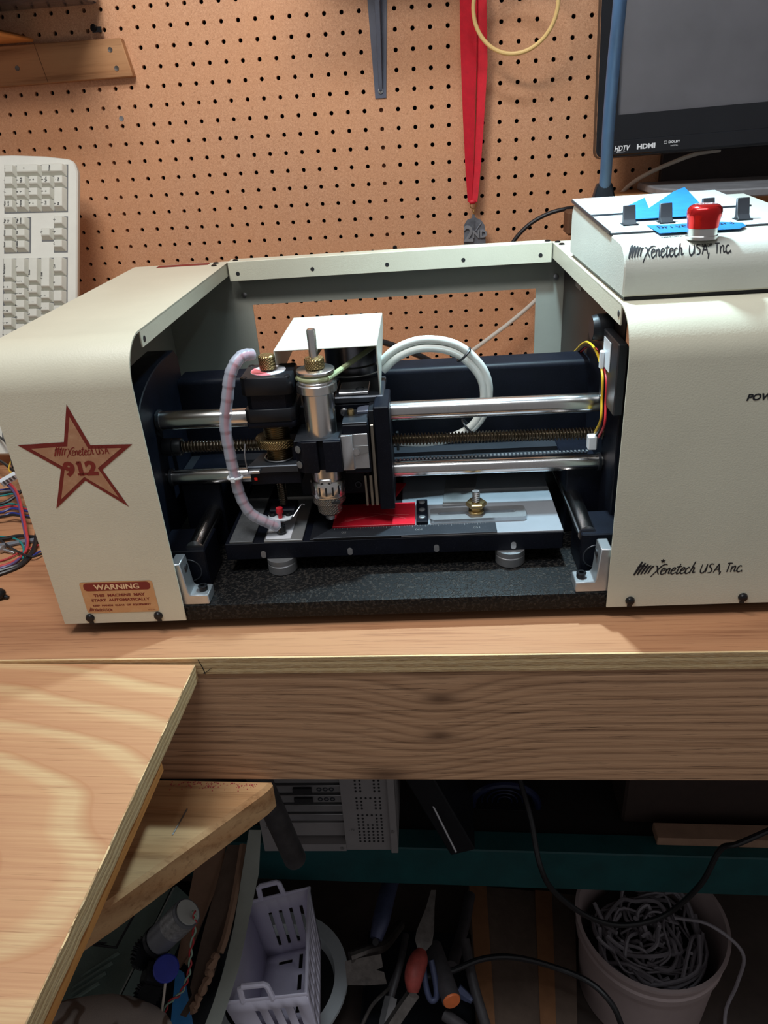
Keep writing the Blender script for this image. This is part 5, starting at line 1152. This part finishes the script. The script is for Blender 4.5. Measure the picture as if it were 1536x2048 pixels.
MB().tube([V2(826, 1984, 1.13), V2(828, 1950, 1.14), V2(838, 1918, 1.16), V2(844, 1900, 1.17)], .015, 16, 6, True, lambda t: .002 + .0135 * math.sin(math.pi * min(1, .12 + t * .80)) ** .7).build('handle', REDH, ch)
MB().slab([V2(836, 1900, 1.172), V2(830, 1880, 1.178), V2(833, 1862, 1.185), V2(852, 1815, 1.21), V2(862, 1780, 1.23), V2(872, 1780, 1.23), V2(869, 1815, 1.21), V2(868, 1862, 1.185), V2(864, 1888, 1.178), V2(852, 1902, 1.172)], ray(850, 1860).normalized() * .008).build('blade', IRON, ch)
hm = thing('orange_capped_handle', 'dark round handle with a bright orange end cap', 'tool handle', V2(905, 2003, 1.14))
h0, h1 = V2(904, 2003, 1.13), V2(866, 1895, 1.22)
MB().cyl(h0 + (h1 - h0).normalized() * .002, h1, .0150, 20).build('handle', DKH, hm); MB().lathe(h0, [(.0, -.0015), (.0128, -.001), (.0138, .001), (.0138, .003)], 22, h1 - h0, cap=False).build('end_cap', ORANGE, hm)
tool('tongs', 'blue looped tool handle below the red handle', 'pliers', [('handle', [V2(846, 1905, 1.18), V2(850, 1960, 1.16), V2(860, 1998, 1.15), V2(872, 1996, 1.15), V2(872, 1970, 1.155), V2(862, 1920, 1.17)], .0048, BLUEST, {})])
tool('steel_bar', 'dark steel rod slanting from the orange cap to the bottom right', 'rod', [('bar', [V2(930, 1880, 1.26), V2(945, 1960, 1.22), V2(968, 2040, 1.19), V2(985, 2090, 1.18)], .0085, DKH, {})])
tool('flat_file', 'dull steel flat bar slanting below the red handle', 'file', [('bar', [V2(828, 1985, 1.15), V2(800, 2025, 1.13), V2(770, 2070, 1.11)], .011, IRON, {'seg': 4})])
tool('chisel', 'pale worn chisel blade left of the flat bar', 'chisel', [('blade', [V2(782, 1995, 1.17), V2(772, 2040, 1.15), V2(766, 2080, 1.14)], .010, ALU, {'seg': 4}), ('shank', [V2(782, 1995, 1.17), V2(800, 1930, 1.20), V2(812, 1870, 1.25)], .0055, DKH, {})])
tool('thin_rod', 'thin dull rod leaning left of the pale chisel', 'rod', [('bar', [V2(780, 1975, 1.19), V2(745, 2010, 1.15), V2(722, 2055, 1.12)], .0028, IRON, {}), ('tip', [V2(780, 1975, 1.19), V2(805, 1915, 1.24)], .004, DKH, {})])
tool('blue_chisel', 'blue grey wedge tool tip right of the orange cap', 'chisel', [('blade', [V2(915, 1980, 1.17), V2(935, 1995, 1.165), V2(944, 2003, 1.16)], .007, BLUEST, {'seg': 6, 'rf': lambda t: .010 * (1 - t * .6)})])
tool('hand_file', 'dark hand file leaning behind the orange capped handle', 'file', [('handle', [V2(905, 1930, 1.25), V2(928, 1850, 1.32), V2(940, 1790, 1.38)], .010, DKH, {})])
tool('dark_bar', 'dark bar lying at the bottom edge below the orange cap', 'rod', [('bar', [V2(890, 2030, 1.15), V2(925, 2055, 1.13), V2(960, 2090, 1.11)], .009, DKH, {})])
# crate standing under the tools so that they rest on something
tr_ = thing('tool_tray', 'black open tray holding the tools', 'tray', (.03, -.5, FZ))
t0 = V2(835, 2000, 1.32); MB().box(t0.x - .10, t0.x + .10, t0.y - .10, t0.y + .13, FZ + .001, t0.z, .004).build('tray_body', BLACKP, tr_)

# left side: galvanised strip, cardboard, gear motor, green case, cloth
gs = thing('metal_strip', 'bent grey galvanised strip standing between cardboard and basket', 'metal strip', V2(470, 1950, 1.1))
m = MB(); L = [((498, 1660, 1.10), (522, 1660, 1.10)), ((482, 1760, 1.08), (518, 1745, 1.08)), ((468, 1850, 1.05), (498, 1840, 1.05)), ((446, 1945, 1.02), (478, 1935, 1.02)), ((425, 2010, 1.0), (455, 2010, 1.0)), ((398, 2080, .98), (432, 2080, .98))]
pv = None
for a, b in L:
    A_, B_ = V2(*a), V2(*b); off = ray(470, 1850).normalized() * .003; r_ = [m.bm.verts.new(p) for p in (A_, B_, B_ + off, A_ + off)]
    if pv:
        for i in range(4): m.bm.faces.new((pv[i], pv[(i + 1) % 4], r_[(i + 1) % 4], r_[i]))
    else: m.bm.faces.new(r_)
    pv = r_
m.bm.faces.new(pv); bmesh.ops.recalc_face_normals(m.bm, faces=m.bm.faces); m.build('strip', STRIPM, gs, 40)
def ragged(name, label, pts, th, mt):
    off = ray(430, 1850).normalized() * th; o = MB().slab([V2(*p) for p in pts], off).build(name, mt, None, 20); return tag(based(o), label, 'cardboard')
ragged('cardboard_piece', 'brown cardboard sheet leaning beside the gear motor', [(398, 1690, 1.14), (455, 1680, 1.14), (440, 1760, 1.10), (402, 1850, 1.05), (382, 1905, 1.03), (374, 1932, 1.02), (368, 1925, 1.02), (360, 1938, 1.02), (352, 1928, 1.02), (366, 1860, 1.05), (380, 1780, 1.09)], .004, CARDB)
ragged('cardboard_piece', 'torn dark cardboard sheet with a ragged lower edge', [(455, 1690, 1.13), (486, 1690, 1.13), (462, 1800, 1.07), (441, 1900, 1.02), (432, 1940, 1.01), (420, 1955, 1.005), (412, 1975, 1.0), (396, 1985, .995), (388, 2010, .99), (372, 2035, .985), (360, 2030, .985), (384, 1990, .99), (380, 1975, 1.0), (390, 1930, 1.02), (410, 1850, 1.05), (430, 1780, 1.09)], .005, CARDD)
m = MB()
e_ = [(486, 1690, 1.125), (470, 1790, 1.07), (452, 1870, 1.03), (440, 1905, 1.015)]
tag(based(MB().tube([V2(*p) for p in e_], .0055, 6, 5).build('cardboard_edge', CARDB)), 'light folded cardboard edge next to the grey strip', 'cardboard')
rp_ = MB(); random.seed(3); P = []
for k in range(14): t = k / 13; P.append(V2(436 - 52 * t + random.uniform(-5, 5), 1905 + 120 * t + random.uniform(-3, 3), 1.0 - .02 * t))
tag(based(rp_.tube(P, .0045, 6, 3, True, lambda t: .0035 + .003 * abs(math.sin(t * 23))).build('torn_cardboard_edge', CARDB, None, 20)), 'torn crumpled cardboard edge hanging by the grey strip', 'cardboard')
bl = MB().slab([V2(352, 1935, 1.06), V2(368, 1945, 1.06), V2(392, 2080, 1.02), V2(338, 2080, 1.02)], ray(360, 2000).normalized() * .004).build('blue_sheet', BLUEPL); tag(based(bl), 'blue plastic sheet behind the torn cardboard at bottom', 'plastic sheet')
gm = thing('gear_motor', 'grey tube motor with black gears and a blue end cap', 'motor', V2(340, 1850, 1.0))
m0, m1 = V2(318, 1880, .985), V2(375, 1825, .965)
MB().cyl(m0, m1, .0190, 30).build('motor_tube', MOTG, gm)
MB().cyl(m0 + (m0 - m1) * .10, m0, .0205, 26).build('end_cup', BLACKP, gm)
dd = (m1 - m0).normalized(); MB().cyl(m0.lerp(m1, .48), m0.lerp(m1, .92), .0193, 30).build('printed_band', mk('silver_band', srgb(146, 146, 146), .4, .3, .4, 160), gm)
MB().cyl(m1 - dd * .0005, m1 + dd * .0015, .0165, 26).build('end_plate', CABLEC, gm)
def gear(c, r, n, w, ax, nm):
    q_ = Vector(ax).normalized().to_track_quat('Z', 'Y'); m = MB(); pts = []
    for k in range(n * 4): a = 2 * math.pi * k / (n * 4); rr = r if k % 4 < 2 else r * .86; pts.append((rr * math.cos(a), rr * math.sin(a)))
    m.prism(pts, 2, -w / 2, w / 2, 0, Matrix.Translation(c) @ q_.to_matrix().to_4x4()); return m.build(nm, BLACKP, gm)
gear(V2(290, 1905, .985), .021, 26, .009, (.9, -.4, .25), 'gear'); gear(V2(296, 1985, .985), .020, 24, .009, (.8, -.5, .3), 'gear')
m = MB().box(-.012, .020, -.014, .014, -.018, .018, .003); m.xform(Matrix.Translation(V2(306, 1945, .985)) @ Euler((.5, .5, .2)).to_matrix().to_4x4()); m.build('gear_housing', BLACKP, gm)
bcx = V2(332, 1938, .965); MB().lathe(bcx, [(.0165, 0), (.0165, .008), (.015, .0095)], 28, -ray(332, 1938).normalized() + Vector((.1, 0, .3))).build('blue_end_cap', BLUECAP, gm)
for mt, off in ((redw, 0), (WR('wire_pale_green', (150, 180, 160)), .0035)):
    P = []
    base_ = [V2(388, 1822, .955), V2(390, 1850, .965), V2(382, 1900, .98), V2(378, 1945, .985), V2(362, 1985, .98), V2(335, 2010, .97), V2(318, 2060, .965)]
    for i, p in enumerate(catmull(base_, 8)): a = i * .9 + off * 900; P.append(p + Vector((math.cos(a), 0, math.sin(a))) * .0018)
    MB().tube(P, .0013, 6, 2).build('twisted_wire', mt, gm)
MB().tube([V2(332, 1952, .955), V2(328, 1990, .95), V2(322, 2030, .95), V2(312, 2075, .95)], .0016, 8, 6).build('white_wire', WHCABLE, gm)
# green case
gc = thing('green_case', 'dark green moulded tool case under the plywood table', 'tool case', V2(240, 1900, 1.1))
K = [V2(150, 1730, 1.20), V2(345, 1770, 1.20), V2(225, 2015, 1.05), V2(90, 2040, 1.03)]
gn = (K[1] - K[0]).cross(K[3] - K[0]).normalized(); gn = gn if gn.dot(ray(240, 1900)) > 0 else -gn
MB().slab(K, gn * .05).build('lid', CASEG, gc, 20)
K2 = [V2(352, 1770, 1.20), V2(385, 1800, 1.22), V2(280, 2040, 1.07), V2(230, 2018, 1.05)]; MB().slab(K2, gn * .05).build('side', CASEG, gc, 20)
ln_ = lambda pts, r, mt, nm: MB().tube([V2(*p) for p in pts], r, 6, 1, False).build(nm, mt, gc)
ln_([(215, 1815, 1.142), (276, 1816, 1.147), (232, 1895, 1.097), (178, 1888, 1.096)], .0022, PCD, 'recess_line')
MB().slab([V2(196, 1884, 1.098), V2(215, 1886, 1.098), V2(190, 1892, 1.094)], -gn * .001).build('recess_shadow', PCD, gc)
for k in range(4): ln_([(238 - k * 13, 1905 + k * 20, 1.096 - k * .012), (150 - k * 4, 1962 + k * 14, 1.075 - k * .010)], .0028, CASEG, 'moulded_rib')
ln_([(348, 1775, 1.192), (228, 2012, 1.045)], .0012, STRIPM, 'edge_line')
# mottled cloth bag at the bottom left
cl_ = MB().sphere(V2(200, 2085, .93), .10, 1.0, .55, .40, 28); o = cl_.build('cloth_bag', CAMO); tx = bpy.data.textures.new('folds', 'CLOUDS'); tx.noise_scale = .06
md_ = o.modifiers.new('folds', 'DISPLACE'); md_.texture = tx; md_.strength = .012; md_.texture_coords = 'GLOBAL'
tag(based(o), 'mottled grey and brown cloth bag at the bottom left', 'bag')
st_ = thing('storage_crate', 'dark crate under the green case and the gear motor', 'crate', (-.35, -.6, FZ)); MB().box(-.62, -.33, -.72, -.40, FZ + .001, -1.06, .004).build('crate_body', BLACKP, st_)

for o in bpy.data.objects:
    if 'world_space' in o: del o['world_space']
